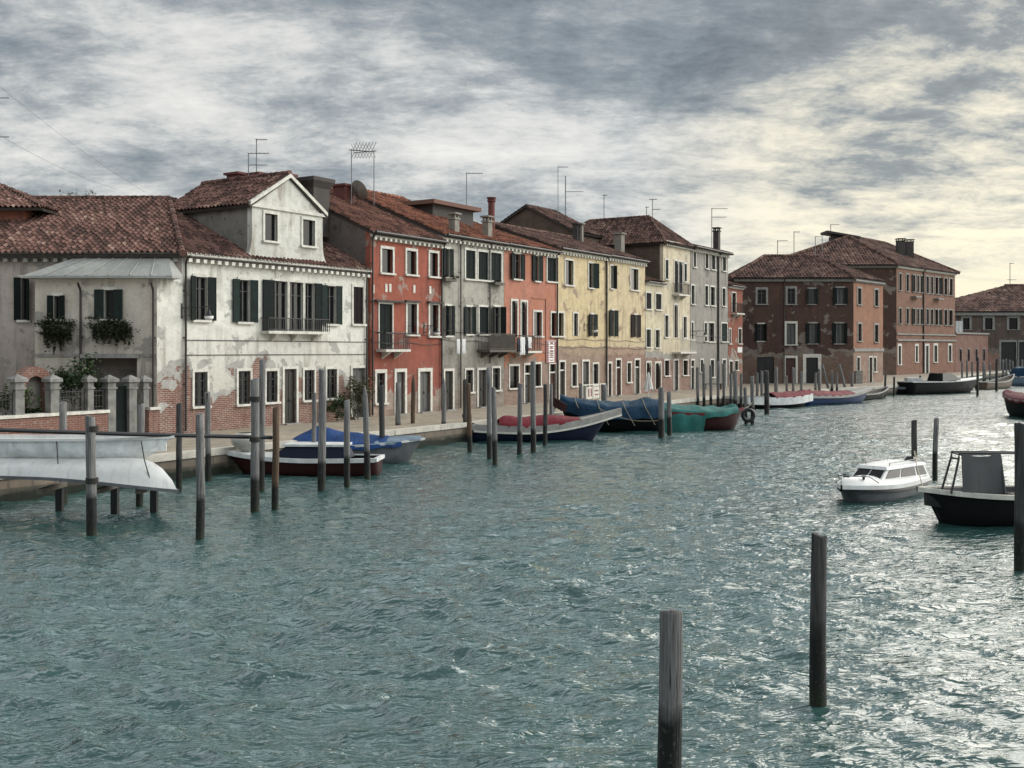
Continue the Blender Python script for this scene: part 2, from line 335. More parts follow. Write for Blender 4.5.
# ---------------------------------------------------------------- facade frame: x along the wall, y into the house, z up from the quay
class Facade:
    def __init__(s, root, A, ang, off=0.0):
        s.root=root; s.A=Vector((A[0],A[1],QZ)); s.ang=ang
        s.W=Matrix.Translation(s.A)@Matrix.Rotation(ang,4,'Z')
        rm=Matrix.Translation(root.location)@Matrix.Rotation(root.rotation_euler.z,4,'Z')
        s.M=rm.inverted()@s.W; s.inv=s.W.inverted(); s.holes=[]; s.todo=[]
    def loc(s,u,v,y=0.0):
        c=s.inv@Vector((0,0,CZ)); d=s.inv.to_3x3()@Vector(((u-HX)/FP,1,-(v-HY)/FP)); t=(y-c.y)/d.y
        p=c+d*t; return p
    def rect(s,u0,u1,v0,v1,y=0.0):
        uc=(u0+u1)/2; return s.loc(u0,v0,y).x,s.loc(u1,v0,y).x,s.loc(uc,v1,y).z,s.loc(uc,v0,y).z
    def part(s,mb,name,mat,parent=None,smooth=False):
        if parent is None: return mb.build(name,mat,s.root,s.M,smooth)
        return mb.build(name,mat,parent,None,smooth)
    # windows and doors -------------------------------------------------
    def win(s,u0,u1,v0,v1,st='glass',fr='stone',sill=True,sh='shutter',fw=.11,arch=False,bars=False,frac=.48,pane=None,jit=True):
        x0,x1,z0,z1=s.rect(u0,u1,v0,v1)
        s.win_m(x0,x1,z0,z1,st,fr,sill,sh,fw,arch,bars,frac,pane)
    def win_m(s,x0,x1,z0,z1,st='glass',fr='stone',sill=True,sh='shutter',fw=.11,arch=False,bars=False,frac=.48,pane=None):
        w=x1-x0; X0,X1=x0,x1
        if st=='open': X0=x0+w*(1-frac)/2; X1=x1-w*(1-frac)/2
        if st=='left': X0=x0+w*.45
        if st=='right': X1=x1-w*.45
        s.holes.append((X0,X1,z0,z1)); s.todo.append((s._win,(x0,x1,z0,z1,X0,X1,st,fr,sill,sh,fw,arch,bars,pane)))
    def swing(s,b,hx,sg):
        a=random.choice((0,0,.03,.08,.2,.45,.8))*sg
        return b.xf(Matrix.Translation((hx,-.05,0))@Matrix.Rotation(a,4,'Z')@Matrix.Translation((-hx,.05,0)))
    def leafm(s,x0,x1,z0,z1,y):
        b=MB(); b.box(x0,x1,y,y+.035,z0,z1); w=(x1-x0)
        for k in (0.0,.48,.94): b.box(x0+.002,x1-.002,y-.018,y-.001,z0+(z1-z0)*k+.002,z0+(z1-z0)*(k+.06)-.002)
        for xx in (x0+.002,x1-.06*w-.002): b.box(xx,xx+.06*w,y-.014,y-.001,z0+.002,z1-.002)
        ns=max(4,int((z1-z0)/.13))
        for i in range(ns):
            za=z0+(z1-z0)*(i+.3)/ns; b.box(x0+.07*w,x1-.07*w,y-.009,y-.001,za,za+.05)
        return b
    def _win(s,x0,x1,z0,z1,X0,X1,st,fr,sill,sh,fw,arch,bars,pane):
        if sh=='shutter' and random.random()<.3: sh=random.choice(('shutter_faded','shutter_brown'))
        g=MB(); dy=.16
        g.poly([(X0,dy,z0),(X1,dy,z0),(X1,dy,z1),(X0,dy,z1)])
        wn=s.part(g,'window',M[pane or ('glass' if random.random()<.85 or st=='dark' else 'curtain')])
        if st!='closed' and st!='dark':
            b=MB(); t=.05; xm=(X0+X1)/2; zt=z0+(z1-z0)*.72
            b.box(X0,X0+t,dy-.05,dy-.003,z0,z1); b.box(X1-t,X1,dy-.05,dy-.003,z0,z1); b.box(X0+t,X1-t,dy-.05,dy-.003,z1-t,z1); b.box(X0+t,X1-t,dy-.05,dy-.003,z0,z0+t)
            if X1-X0>.5: b.box(xm-.035,xm+.035,dy-.06,dy-.004,z0+t,z1-t); b.box(X0+t,xm-.035,dy-.045,dy-.004,zt,zt+.04); b.box(xm+.035,X1-t,dy-.045,dy-.004,zt,zt+.04)
            s.part(b,'casement',M['casement'],wn)
        if fr:
            b=MB(); q=.045
            b.box(X0-fw,X0,-q,.06,z0,z1); b.box(X1,X1+fw,-q,.06,z0,z1); b.box(X0-fw,X1+fw,-q-.004,.06,z1,z1+fw*1.15)
            if arch:
                rad=(X1-X0)/2; zc=z1-rad; n=8; xm=(X0+X1)/2
                for sg in (-1,1):
                    pts=[(xm+sg*rad,.02,z1),(xm+sg*rad,.02,zc)]+[(xm+sg*rad*math.cos(a*math.pi/2/n),.02,zc+rad*math.sin(a*math.pi/2/n)) for a in range(1,n+1)]
                    b.prism(pts,(0,.11,0))
            s.part(b,'frame',M[fr],wn)
        if sill:
            b=MB(); b.box(X0-fw-.05,X1+fw+.05,-.14,.1,z0-.10,z0); s.part(b,'sill',M[fr or 'stone_grey'],wn)
        if st in('open','left','right'):
            if st in('open','left'): s.part(s.swing(s.leafm(x0,X0-.01,z0-.02,z1+.02,-.085),X0-.01,1),'shutter',M[sh],wn)
            if st in('open','right'): s.part(s.swing(s.leafm(X1+.01,x1,z0-.02,z1+.02,-.085),X1+.01,-1),'shutter',M[sh],wn)
        elif st=='closed':
            xm=(X0+X1)/2; s.part(s.leafm(X0+.012,xm-.006,z0+.015,z1-.015,.05),'shutter',M[sh],wn); s.part(s.leafm(xm+.006,X1-.012,z0+.015,z1-.015,.05),'shutter',M[sh],wn)
        if bars:
            b=MB(); n=max(3,int((X1-X0)/.16))
            for i in range(1,n): xx=X0+(X1-X0)*i/n; b.box(xx-.012,xx+.012,.0,.024,z0,z1)
            m=max(3,int((z1-z0)/.3))
            for i in range(1,m): zz=z0+(z1-z0)*i/m; b.box(X0,X1,.026,.042,zz-.012,zz+.012)
            s.part(b,'grille',M['iron'],wn)
    def door(s,u0,u1,v0,v1=None,mat='door',fr='stone',fw=.13,transom=False,z0=.06,half=False):
        uc=(u0+u1)/2; x0=s.loc(u0,v0).x; x1=s.loc(u1,v0).x; z1=s.loc(uc,v0).z
        s.holes.append((x0,x1,z0,z1)); s.todo.append((s._door,(x0,x1,z0,z1,mat,fr,fw,transom,half)))
    def _door(s,x0,x1,z0,z1,mat,fr,fw,transom,half):
        zt=z1-.62 if transom else z1; b=MB(); dy=.14; xm=(x0+x1)/2
        b.box(x0,x1,dy,dy+.05,z0,zt)
        for xa,xb in ((x0+.06,xm-.03),(xm+.03,x1-.06)):
            for f0,f1 in ((.06,.36),(.42,.94)):
                b.box(xa,xb,dy-.02,dy-.002,z0+(zt-z0)*f0,z0+(zt-z0)*f1)
        d=s.part(b,'door',M[mat])
        if fr:
            f=MB(); q=.05; f.box(x0-fw,x0,-q,.07,0,z1); f.box(x1,x1+fw,-q,.07,0,z1); f.box(x0-fw,x1+fw,-q-.004,.07,z1,z1+fw*1.1)
            if transom: f.box(x0,x1,.02,.12,zt,zt+.1)
            s.part(f,'frame',M[fr],d)
        f=MB(); f.box(x0-.1,x1+.1,-.3,.12,-.002,z0); s.part(f,'doorstep',M['stone_grey'],d)
        if transom:
            f=MB(); f.poly([(x0,dy-.01,zt),(x1,dy-.01,zt),(x1,dy-.01,z1),(x0,dy-.01,z1)]); s.part(f,'transom_pane',M['glass'],d)
        h=MB(); h.box(xm+.05,xm+.08,dy-.07,dy-.021,z0+1.0,z0+1.13); s.part(h,'handle',M['iron'],d)
    def wall(s,W,H,mat,name='wall',x0=0.0,z0=-.05,depth=.3,extra=None):
        xs=sorted({x0,W}|{h[0] for h in s.holes if x0<h[0]<W}|{h[1] for h in s.holes if x0<h[1]<W}); zs=sorted({z0,H}|{min(max(h[2],z0),H) for h in s.holes}|{min(max(h[3],z0),H) for h in s.holes})
        b=MB()
        for i in range(len(xs)-1):
            for j in range(len(zs)-1):
                xm=(xs[i]+xs[i+1])/2; zm=(zs[j]+zs[j+1])/2
                if any(h[0]<xm<h[1] and h[2]<zm<h[3] for h in s.holes): continue
                b.poly([(xs[i],0,zs[j]),(xs[i+1],0,zs[j]),(xs[i+1],0,zs[j+1]),(xs[i],0,zs[j+1])])
        for (a,c,e,f) in s.holes:
            D=.22; b.poly([(a,0,e),(a,D,e),(a,D,f),(a,0,f)]); b.poly([(c,0,e),(c,0,f),(c,D,f),(c,D,e)]); b.poly([(a,0,f),(a,D,f),(c,D,f),(c,0,f)]); b.poly([(a,0,e),(c,0,e),(c,D,e),(a,D,e)])
        b.poly([(x0,0,z0),(x0,0,H),(x0,depth,H),(x0,depth,z0)]); b.poly([(W,0,z0),(W,depth,z0),(W,depth,H),(W,0,H)]); b.poly([(x0,0,H),(W,0,H),(W,depth,H),(x0,depth,H)])
        if extra: extra(b)
        o=s.part(b,name,mat)
        for f,a in s.todo: f(*a)
        s.todo=[]; s.holes=[]
        return o
    def cornice(s,x0,x1,z,mat='stone',den=True,h=.16,out=.32,step=.42,blk=.17,name='cornice',low=.0):
        b=MB(); b.box(x0,x1,-out,.05,z-h,z-.004); b.box(x0+.02,x1-.02,-out*.55,.05,z-h-.1,z-h-.003)
        if den:
            n=max(2,int((x1-x0)/step)); w=(x1-x0)/n
            for i in range(n): xx=x0+(i+.5)*w; b.box(xx-blk/2,xx+blk/2,-out*.92,.04,z-h-.26,z-h-.104)
        return s.part(b,name,M[mat])
    def pipe(s,x,z0,z1,y=-.1,r=.05,top=None,name='downpipe',mat='pipe'):
        b=MB(); pts=[(x,y,z0),(x,y,z1)]
        if top: pts+=[(x,y-.05,z1+.12),(x,y-.28,z1+.34)]
        b.tube(pts,r,8)
        for k in range(1,int((z1-z0)/2)+1): b.box(x-.075,x+.075,-.03,-.003,z0+k*2-.03,z0+k*2+.03)
        return s.part(b,name,M[mat])
    def balcony(s,x0,x1,z,d=.8,h=.95,mat='iron',slab='stone',bars=.13,brackets=2,solid=None):
        b=MB(); b.box(x0,x1,-d,-.004,z-.13,z); o=s.part(b,'balcony',M[slab])
        r=MB(); y=-d+.05
        r.box(x0+.03,x1-.03,y-.02,y+.02,z+h-.04,z+h); r.box(x0+.03,x1-.03,y-.015,y+.015,z+.06,z+.09)
        n=int((x1-x0-.06)/bars)
        for i in range(n+1): xx=x0+.03+(x1-x0-.06)*i/n; r.box(xx-.011,xx+.011,y-.011,y+.011,z,z+h-.041)
        for xx in (x0+.04,x1-.04):
            r.box(xx-.02,xx+.02,y+.021,-.01,z+h-.04,z+h)
            for k in range(1,int(d/bars)): r.box(xx-.011,xx+.011,y+k*bars-.011,y+k*bars+.011,z,z+h-.041)
        if solid: r.box(x0+.05,x1-.05,y+.022,y+.05,z+.05,z+h-.1)
        s.part(r,'railing',M[mat],o)
        for i in range(brackets):
            k=MB()
            xx=x0+(x1-x0)*(i+.5)/brackets; k.prism([(xx-.08,-.004,z-.131),(xx-.08,-d*.8,z-.131),(xx-.08,-d*.7,z-.22),(xx-.08,-.004,z-.5)],(.16,0,0))
            s.part(k,'bracket',M[slab],o)
        return o
def chimney(roof,x,y,z0,z1,w,d,mat,cap='flare',name='chimney'):
    b=MB()
    if cap=='flare':
        b.box(x-w/2,x+w/2,y-d/2,y+d/2,z0,z1-.55); h=z1-.55; e=.22
        b.add([(x-w/2,y-d/2,h),(x+w/2,y-d/2,h),(x+w/2,y+d/2,h),(x-w/2,y+d/2,h),(x-w/2-e,y-d/2-e,z1-.2),(x+w/2+e,y-d/2-e,z1-.2),(x+w/2+e,y+d/2+e,z1-.2),(x-w/2-e,y+d/2+e,z1-.2)],[(0,1,5,4),(1,2,6,5),(2,3,7,6),(3,0,4,7)])
        b.box(x-w/2-e,x+w/2+e,y-d/2-e,y+d/2+e,z1-.2,z1)
    elif cap=='slab':
        b.box(x-w/2,x+w/2,y-d/2,y+d/2,z0,z1-.12); b.box(x-w/2-.12,x+w/2+.12,y-d/2-.12,y+d/2+.12,z1-.119,z1)
    elif cap=='gap':
        b.box(x-w/2,x+w/2,y-d/2,y+d/2,z0,z1-.4); b.box(x-w/2-.06,x+w/2+.06,y-d/2-.06,y+d/2+.06,z1-.399,z1-.3)
        for sx in(-1,1):
            for sy in(-1,1): b.box(x+sx*(w/2-.06)-.05,x+sx*(w/2-.06)+.05,y+sy*(d/2-.06)-.05,y+sy*(d/2-.06)+.05,z1-.299,z1-.101)
        b.box(x-w/2-.1,x+w/2+.1,y-d/2-.1,y+d/2+.1,z1-.1,z1)
    else:
        b.lathe([(w/2,z0),(w/2,z1-.35),(w/2+.07,z1-.3),(w/2+.07,z1-.2),(w/2,z1-.2),(w/2+.1,z1-.06),(w/2+.1,z1)],14,(x,y,0))
    return b.build(name,M[mat],roof)
def leaf_cloud(b,c,r,n,size,rnd,flat=0.0):
    c=Vector(c)
    clumps=[(Vector((rnd.gauss(0,.45)*r[0],rnd.gauss(0,.45)*r[1],rnd.gauss(0,.42)*r[2])),rnd.uniform(.25,.5)) for _ in range(max(5,n//60))]
    for i in range(n):
        q,k=rnd.choice(clumps); p=c+q+Vector((rnd.gauss(0,.5)*r[0]*k,rnd.gauss(0,.5)*r[1]*k,rnd.gauss(0,.5)*r[2]*k))
        a=Vector((rnd.gauss(0,1),rnd.gauss(0,1),rnd.gauss(0,.6))).normalized(); d=a.cross(Vector((rnd.random(),rnd.random(),rnd.random()))).normalized()
        s=size*rnd.uniform(.6,1.4)
        b.add([p-a*s,p+d*s*.45,p+a*s,p-d*s*.45],[(0,1,2,3)])
M['p_white']=plaster('white_lime_plaster',(.66,.645,.58),(.24,.22,.18),brk=True,brick_top=2.1,warp=1.5,stain=.8,seed=1,under=(.36,.35,.32),c1=(.20,.085,.06),c2=(.13,.062,.048),mort=(.36,.32,.28))
M['p_gable']=plaster('white_gable_plaster',(.55,.54,.49),(.20,.17,.13),stain=.7,seed=2,under=(.40,.38,.33))
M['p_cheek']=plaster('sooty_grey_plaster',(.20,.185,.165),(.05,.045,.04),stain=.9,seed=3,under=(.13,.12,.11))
M['p_wing']=plaster('cream_plaster',(.42,.37,.33),(.14,.12,.105),stain=.8,seed=4,tint=(.30,.25,.23))
M['p_bay']=plaster('bay_cream_plaster',(.56,.51,.44),(.16,.135,.115),stain=.8,seed=5,tint=(.40,.35,.30))
M['p_red']=plaster('red_lime_plaster',(.29,.092,.062),(.14,.056,.046),brk=True,brick_top=.9,warp=.75,stain=.8,seed=6,under=(.30,.24,.20),c1=(.24,.16,.12),c2=(.2,.13,.10))
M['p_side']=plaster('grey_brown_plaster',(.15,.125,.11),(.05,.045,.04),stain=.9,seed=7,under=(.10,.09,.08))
M['p_grey']=plaster('grey_stained_plaster',(.35,.33,.285),(.09,.08,.07),brk=True,brick_top=1.6,warp=1.3,stain=.9,seed=8,under=(.24,.22,.19),c1=(.2,.16,.13),c2=(.16,.12,.10))
M['p_pink']=plaster('salmon_plaster',(.41,.18,.125),(.19,.11,.09),brk=True,brick_top=2.9,warp=.7,stain=.85,seed=9,under=(.40,.17,.10),c1=(.24,.15,.115),c2=(.19,.115,.09))
M['p_yel']=plaster('yellow_plaster',(.56,.45,.275),(.27,.21,.14),brk=True,brick_top=3.3,warp=.22,stain=.95,seed=10,under=(.33,.25,.18),c1=(.26,.17,.125),c2=(.20,.13,.10),mort=(.36,.3,.24))
M['p_yel2']=plaster('pale_yellow_plaster',(.55,.455,.295),(.27,.21,.14),brk=True,brick_top=3.3,warp=.22,stain=.95,seed=11,under=(.32,.23,.17),c1=(.24,.125,.09),c2=(.19,.10,.075))
M['p_low']=plaster('pale_buff_plaster',(.53,.47,.34),(.2,.17,.13),brk=True,brick_top=2.9,warp=.25,stain=.7,seed=12,c1=(.22,.11,.085),c2=(.17,.09,.07))
M['p_cream']=plaster('cream_house_plaster',(.56,.49,.36),(.25,.2,.15),brk=True,brick_top=2.7,warp=.5,stain=.6,seed=13,c1=(.22,.11,.085),c2=(.17,.09,.07))
M['p_gtall']=plaster('slate_grey_plaster',(.30,.275,.24),(.10,.095,.09),stain=.8,seed=14,tint=(.22,.205,.19))
M['b_dark']=brick('dark_brown_brick',(.095,.062,.045),(.07,.048,.038),(.14,.115,.09))
M['b_narrow']=plaster('brick_red_plaster',(.25,.10,.07),(.10,.05,.04),brk=True,brick_top=2.6,warp=1.2,stain=.6,seed=15)
M['t_old']=tiles('old_roof_tiles',(.125,.068,.055),(.31,.22,.175),(.055,.036,.031),.4)
M['t_red']=tiles('red_roof_tiles',(.155,.075,.055),(.27,.16,.115),(.075,.045,.036),.6)
M['t_orange']=tiles('newer_orange_tiles',(.20,.082,.052),(.30,.15,.10),(.10,.055,.042),.5)
M['t_brown']=tiles('brown_roof_tiles',(.125,.072,.058),(.28,.21,.165),(.05,.038,.034),.45)
def chim_px(roof,root,u0,u1,v0,v1,Y,mat,cap='slab',d=None,name='chimney'):
    a=at(u0,v1,Y); b=at(u1,v0,Y); c=root.matrix_world.inverted() if False else (Matrix.Translation(root.location)@Matrix.Rotation(root.rotation_euler.z,4,'Z')).inverted()
    m=c@((a+b)/2); w=(b.x-a.x)/ (abs(math.cos(root.rotation_euler.z))*.5+abs(math.sin(root.rotation_euler.z))*.5+.35); zt=b.z-QZ; zb=a.z-QZ
    return chimney(roof,m.x,m.y,zb-1.2,zt,w,d or w,mat,cap,name)
def row_house(name,label,u0,u1,ev,pm,tm,D,rise,group='houses of the canal row',side_l='p_side',side_r='p_side',over=.35,seed=0,corn=True,den=True,gut=True,back=True,cat='house',off=0.0):
    A=row_pt(u0,off); B=row_pt(u1,off); root=thing(name,(A.x,A.y,QZ),label,cat,group,RANG); F=Facade(root,A,RANG)
    F.Wd=(B-A).length; F.H=F.loc(u0,ev).z; F.pm=pm; F.tm=tm; F.D=D; F.rise=rise; F.seed=seed; F.side=(side_l,side_r); F.over=over; F.opt=(corn,den,gut)
    return F
def finish_row(F,roof=True):
    corn,den,gut=F.opt; W,H,D,r=F.Wd,F.H,F.D,F.rise
    F.wall(W,H,M[F.pm])
    for k,(x,sg) in enumerate(((0.0,1),(W,-1))):
        b=MB(); e=.002*sg
        b.prism([(x+e,.3,-.05),(x+e,2*D,-.05),(x+e,2*D,H),(x+e,D,H+r),(x+e,.3,H+r*.3/D)],(sg*.25,0,0)); F.part(b,'side_wall',M[F.side[k]])
    b=MB(); b.box(.26,W-.26,2*D-.2,2*D,-.05,H); F.part(b,'back_wall',M[F.side[0]])
    rf=None
    if roof:
        m=MB(); o=F.over; z=H-r*o/D+.12
        tile_slope(m,[(-.04,-o,z),(W+.04,-o,z),(W+.04,D,H+r+.12),(-.04,D,H+r+.12)],seed=F.seed)
        tile_slope(m,[(-.04,D,H+r+.115),(W+.04,D,H+r+.115),(W+.04,2*D+o,z),(-.04,2*D+o,z)],seed=F.seed+1,nseg=4,p=.4,c=.6)
        ridge_tiles(m,(-.04,D,H+r+.15),(W+.04,D,H+r+.15))
        rf=F.part(m,'roof',M[F.tm])
    if corn: F.cornice(0.0,W,H-.02,'stone',den,out=.26)
    if gut:
        b=MB(); b.tube([(0.02,-F.over-.06,H-.06),(W-.02,-F.over-.06,H-.08)],.075,8); F.part(b,'gutter',M['pipe'])
    return rf
# ================================================================ 1  white corner house
C=row_pt(182); K=row_pt(157); E=row_pt(367)
wr=thing('white_house',(C.x,C.y,QZ),'big white corner house with gabled attic and brick showing at its foot','house','houses of the canal row',RANG)
F=Facade(wr,C,RANG); F.H=F.loc(182,252).z; F.Wd=(E-C).length; WH=F.H
for a in ((186,215,277,320),(232,256,280,322),(321,341,286,324)): F.win(*a,'open',frac=.44)
F.win(353,363,287,324,'closed')
tx0,tx1,tz0,tz1=F.rect(262,321,282,331)
w3=(tx1-tx0-.5)/3.0
F.win_m(tx0,tx0+.46+w3,tz0,tz1,'left',pane='glass',fw=.1)
F.win_m(tx0+.60+w3,tx0+.46+2*w3-.1,tz0,tz1,'glass',pane='glass',fw=.1)
F.win_m(tx0+.60+2*w3-.1,tx1,tz0,tz1,'right',pane='glass',fw=.1)
for a in ((194,207,372,406),(238,250,371,404),(266,277,371,402),(304,314,370,400),(326.5,336.5,369,398)): F.win(*a,'glass',bars=True,pane='glass')
F.door(284,296,369); F.door(352,365,368,mat='door_grey',half=True)
F.wall(F.Wd,WH,M['p_white'])
F.cornice(0.0,F.Wd,WH-.02,'stone',True,out=.34,h=.15,step=.40,blk=.19)
bal=F.balcony(tx0-.1,tx1+.1,tz0-.02,.55,.62,brackets=3)
b=MB()
for u,v in ((250,340.5),(250,354.5)):
    z=F.loc(u,v).z; b=MB(); b.tube([(.1,-.03,z),(F.Wd-.1,-.03,z-.04)],.018,5); F.part(b,'cable',M['pipe'])
F.pipe(F.Wd-.12,.1,WH-.5,top=True); F.pipe(.12,.1,WH-.5,top=True)
# corner strip below the lead roof of the bay
kx=F.loc(157,300).x; BH=(CZ+71/FP*43.6)-QZ
F.wall(-.003,BH,M['p_white'],'bay_side_wall',x0=kx)
# wing wall facing the bridge
F2=Facade(wr,(-34,44.8),0.0); L2=C.x+34
F2.win(15,34,278,320,'open',sh='shutter',frac=.3)
F2.wall(L2,WH,M['p_wing'],'wing_wall')
F2.cornice(0,L2,WH-.02,'stone_grey',True,out=.3)
# bay under the lead roof
bx0=(35-HX)/FP*43.7; F3=Facade(wr,(bx0,43.7),0.0); L3=K.x-bx0
F3.win(48,67,296,319,'open',frac=.36); F3.win(95,124,290,319,'open',frac=.34)
bh=F3.rect(84,137,358,437); F3.holes.append((bh[0],bh[1],0.0,bh[3]))
F3.wall(L3,BH,M['p_bay'],'bay_wall')
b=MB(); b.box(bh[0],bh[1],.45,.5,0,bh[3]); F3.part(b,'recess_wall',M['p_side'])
b=MB(); b.box(bh[0]-.1,bh[1]+.1,-.16,.02,bh[3],bh[3]+.16); b.box(0,L3,-.05,-.003,3.30,3.42); F3.part(b,'string_course',M['stone_grey'])
b=MB(); b.box(0.0,.25,.3,1.1,0,BH); F3.part(b,'bay_side_wall',M['p_bay'])
b=MB(); o=.35
b.add([(-o,-o,BH),(L3+.75,-o,BH),(L3+1.0,.2,BH+.05),(L3+.1,1.09,BH+1.0),(1.6,1.09,BH+1.0),(-o,1.09,BH+.05),
       (-o,-o,BH-.1),(L3+.75,-o,BH-.1),(L3+1.0,.2,BH-.1),(L3+.1,1.09,BH-.1),(-o,1.09,BH-.1)],
      [(0,1,3,4),(1,2,3),(0,4,5),(0,6,7,1),(1,7,8,2),(2,8,9,3),(6,10,9,8,7),(0,5,10,6)])
n=7
for i in range(1,n):
    t0=Vector((-o+(L3+o+.75)*i/n,-o,BH+.02)); t1=Vector((1.6+(L3-1.5)*i/n,1.08,BH+1.02)); b.tube([t0,t1],.03,5)
F3.part(b,'lead_roof',M['lead'])
for u in (81.5,156): x=F3.loc(u,300).x; F3.pipe(min(x,L3-.12),.1,BH-.65,top=True)
# main roof
wrI=(Matrix.Translation(wr.location)@Matrix.Rotation(RANG,4,'Z')).inverted()
Wp=lambda p: wrI@Vector(p)
ze=WH+QZ+.1; Hh=Vector((-17.2,52.7,ze+.42*7.9)); hb=Vector((C.x,C.y,ze))+(Vector((C.x,C.y,ze))-Hh)*.055
Ex=Vector((E.x,E.y,0))+ROUT*.38; H2=Hh+RD*(F.Wd+1.5)
m=MB()
tile_slope(m,[Wp((-34,hb.y,hb.z)),Wp(hb),Wp(Hh),Wp((-34,52.7,Hh.z))],seed=1)
q=(hb-Vector((C.x,C.y,ze))); e2=Vector((E.x,E.y,0))+RD*-.03; kk=(Hh.z-ze)/((Hh-C).dot(RIN))
e2=e2+ROUT*.38; e2.z=ze-.38*kk; hb2=Vector((hb.x,hb.y,0)); 
tile_slope(m,[Wp(hb),Wp(e2),Wp(Vector((H2.x,H2.y,Hh.z))),Wp(Hh)],seed=2)
ridge_tiles(m,Wp(hb),Wp(Hh),.15); ridge_tiles(m,Wp(Hh),Wp((-34,52.7,Hh.z)),.14)
wroof=m.build('roof',M['t_old'],wr)
# attic gable
gx0=F.loc(253,230).x; gx1=F.loc(323.5,230).x; gz=10.25; ga=11.78; gxm=(gx0+gx1)/2; gd=5.75
G=Facade(wr,C+RIN*.06,RANG); G.M=wrI@G.W
G.win(264.5,277,214,241,'dark',sill=True,fw=.12); G.win(302.5,314.5,220,246,'dark',sill=True,fw=.12)
def tri(b):
    b.poly([(gx0,0,gz),(gx1,0,gz),(gxm,0,ga)])
    for sg,x in ((-1,gx0),(1,gx1)):
        pts=[(x,0,WH+1.5)]+[(x+sg*.55*(1-math.cos(t*math.pi/14))**1.4*1.0,0,WH+1.5-1.48*math.sin(t*math.pi/14)) for t in range(1,8)]+[(x,0,WH+.02)]
        b.prism(pts,(0,.25,0))
G.wall(gx1,gz,M['p_gable'],'gable_wall',x0=gx0,z0=WH+.02,extra=tri)
b=MB(); b.box(gx0-.12,gx1+.12,-.10,-.003,gz-.09,gz+.06)
for xa,xb in ((gx0,gxm),(gx1,gxm)):
    sg=1 if xb>xa else -1
    b.prism([(xa-sg*.22,-.16,gz-.04),(xb,-.16,ga+.02),(xb,-.16,ga+.2),(xa-sg*.22,-.16,gz+.14)],(0,.155,0))
G.part(b,'pediment',M['stone'])
for sg,x in ((1,gx0),(-1,gx1)):
    b=MB(); b.prism([(x+sg*.003,.3,WH),(x+sg*.003,gd,WH),(x+sg*.003,gd,gz),(x+sg*.003,.3,gz)],(sg*.2,0,0)); G.part(b,'gable_side_wall',M['p_cheek'])
m=MB(); kg=(ga-gz)/(gxm-gx0)
for sg,x in ((-1,gx0),(1,gx1)):
    xo=x+sg*.3; zo=gz-.3*kg
    tile_slope(m,[(xo,-.1,zo+.2),(gxm,-.1,ga+.2),(gxm,gd+.3,ga+.2),(xo,gd+.3,zo+.2)] if sg<0 else [(gxm,-.1,ga+.2),(xo,-.1,zo+.2),(xo,gd+.3,zo+.2),(gxm,gd+.3,ga+.2)],seed=4)
ridge_tiles(m,(gxm,-.1,ga+.25),(gxm,gd+.3,ga+.25))
G.part(m,'gable_roof',M['t_old'])
for a in ((230,247,173.5,186),(252,266,173.5,186)): chim_px(wroof,wr,*a,56,'chim_red','slab')
chim_px(wroof,wr,283,293,174.5,190,55.5,'chim_red','slab')
chim_px(wroof,wr,301,325,179,215,56.5,'chim_dark','flare')
# ================================================================ 2  red house
F=row_house('red_house','brick red plastered house with a small balcony beside the white corner house',370,441.5,231,'p_red','t_red',8.0,3.55,seed=11)
for a in ((381.5,392.5,249,273),(406.5,416,251,274.5),(429.5,437.5,253,276.5)): F.win(*a,'dark',fw=.13)
for a in ((407,416.5,304,334.5),(429.5,438,305,336)): F.win(*a,'dark',fw=.13)
bx=F.rect(379,392,303,349); F.win(379,392,304,349,'closed',sill=False,fw=.08)
F.win(376.5,384.5,373,403,'glass',fw=.17); F.door(396,404.5,372,mat='door_grey',fw=.17); F.door(419.5,430,371.5,mat='door_grey',fw=.18)
rr=finish_row(F); F.balcony(bx[0]-.25,bx[1]+.75,bx[2]-.02,.7,.9)
F.pipe(F.Wd-.1,.1,F.H-.5,top=True); F.pipe(.1,.1,F.H-.4,top=True)
b=MB()
for a in ((374,402,301.5),(404,418,302),(427,441,303)):
    p=F.loc(a[0],a[2]); q=F.loc(a[1],a[2]); b=MB(); b.box(p.x,min(q.x,F.Wd),-.22,-.003,p.z,p.z+.10); F.part(b,'canopy',M['chim_dark'])
b=MB()
for u,v in ((373,289),(386,288),(390,288),(414,289),(430,290)):
    p=F.loc(u,v); b=MB(); b.box(p.x-.09,p.x+.09,-.03,-.003,p.z-.22,p.z+.22); F.part(b,'plaque',M['stone'])
chim_px(rr,F.root,336,352,185,205,61.5,'chim_red','slab'); chim_px(rr,F.root,394,396.5,219,232,63,'chim_red','slab')
RED=F
# ================================================================ 3  grey house
F=row_house('grey_house','grey stained house with a wooden balcony between the red and the salmon houses',442,504,234,'p_grey','t_orange',8.0,3.3,seed=21)
for a in ((442.3,452.5,249,277),): F.win(*a,'open',frac=.4,fr='stone')
for a in ((465.5,475,250.5,279),(478,488,252,280),(490.5,501,253,281)): F.win(*a,'closed',fw=.12)
F.win(442.5,453.5,306,335.5,'open',frac=.5); F.win(463.5,474,307,334,'open',frac=.5); F.win(479,488.5,307,334,'closed'); F.win(490,503,307,335,'open',frac=.5)
F.door(444.5,452.5,371); F.win(465.5,472.5,370,392,'glass'); F.door(478,486,370); F.win(492.5,499.5,368,390,'glass')
gr=finish_row(F); b0=F.loc(477,350); b1=F.loc(509,350)
F.balcony(b0.x,min(b1.x,F.Wd-.05),b0.z,.95,1.0,mat='wood_beam',slab='wood_beam',bars=.1,brackets=3,solid=True)
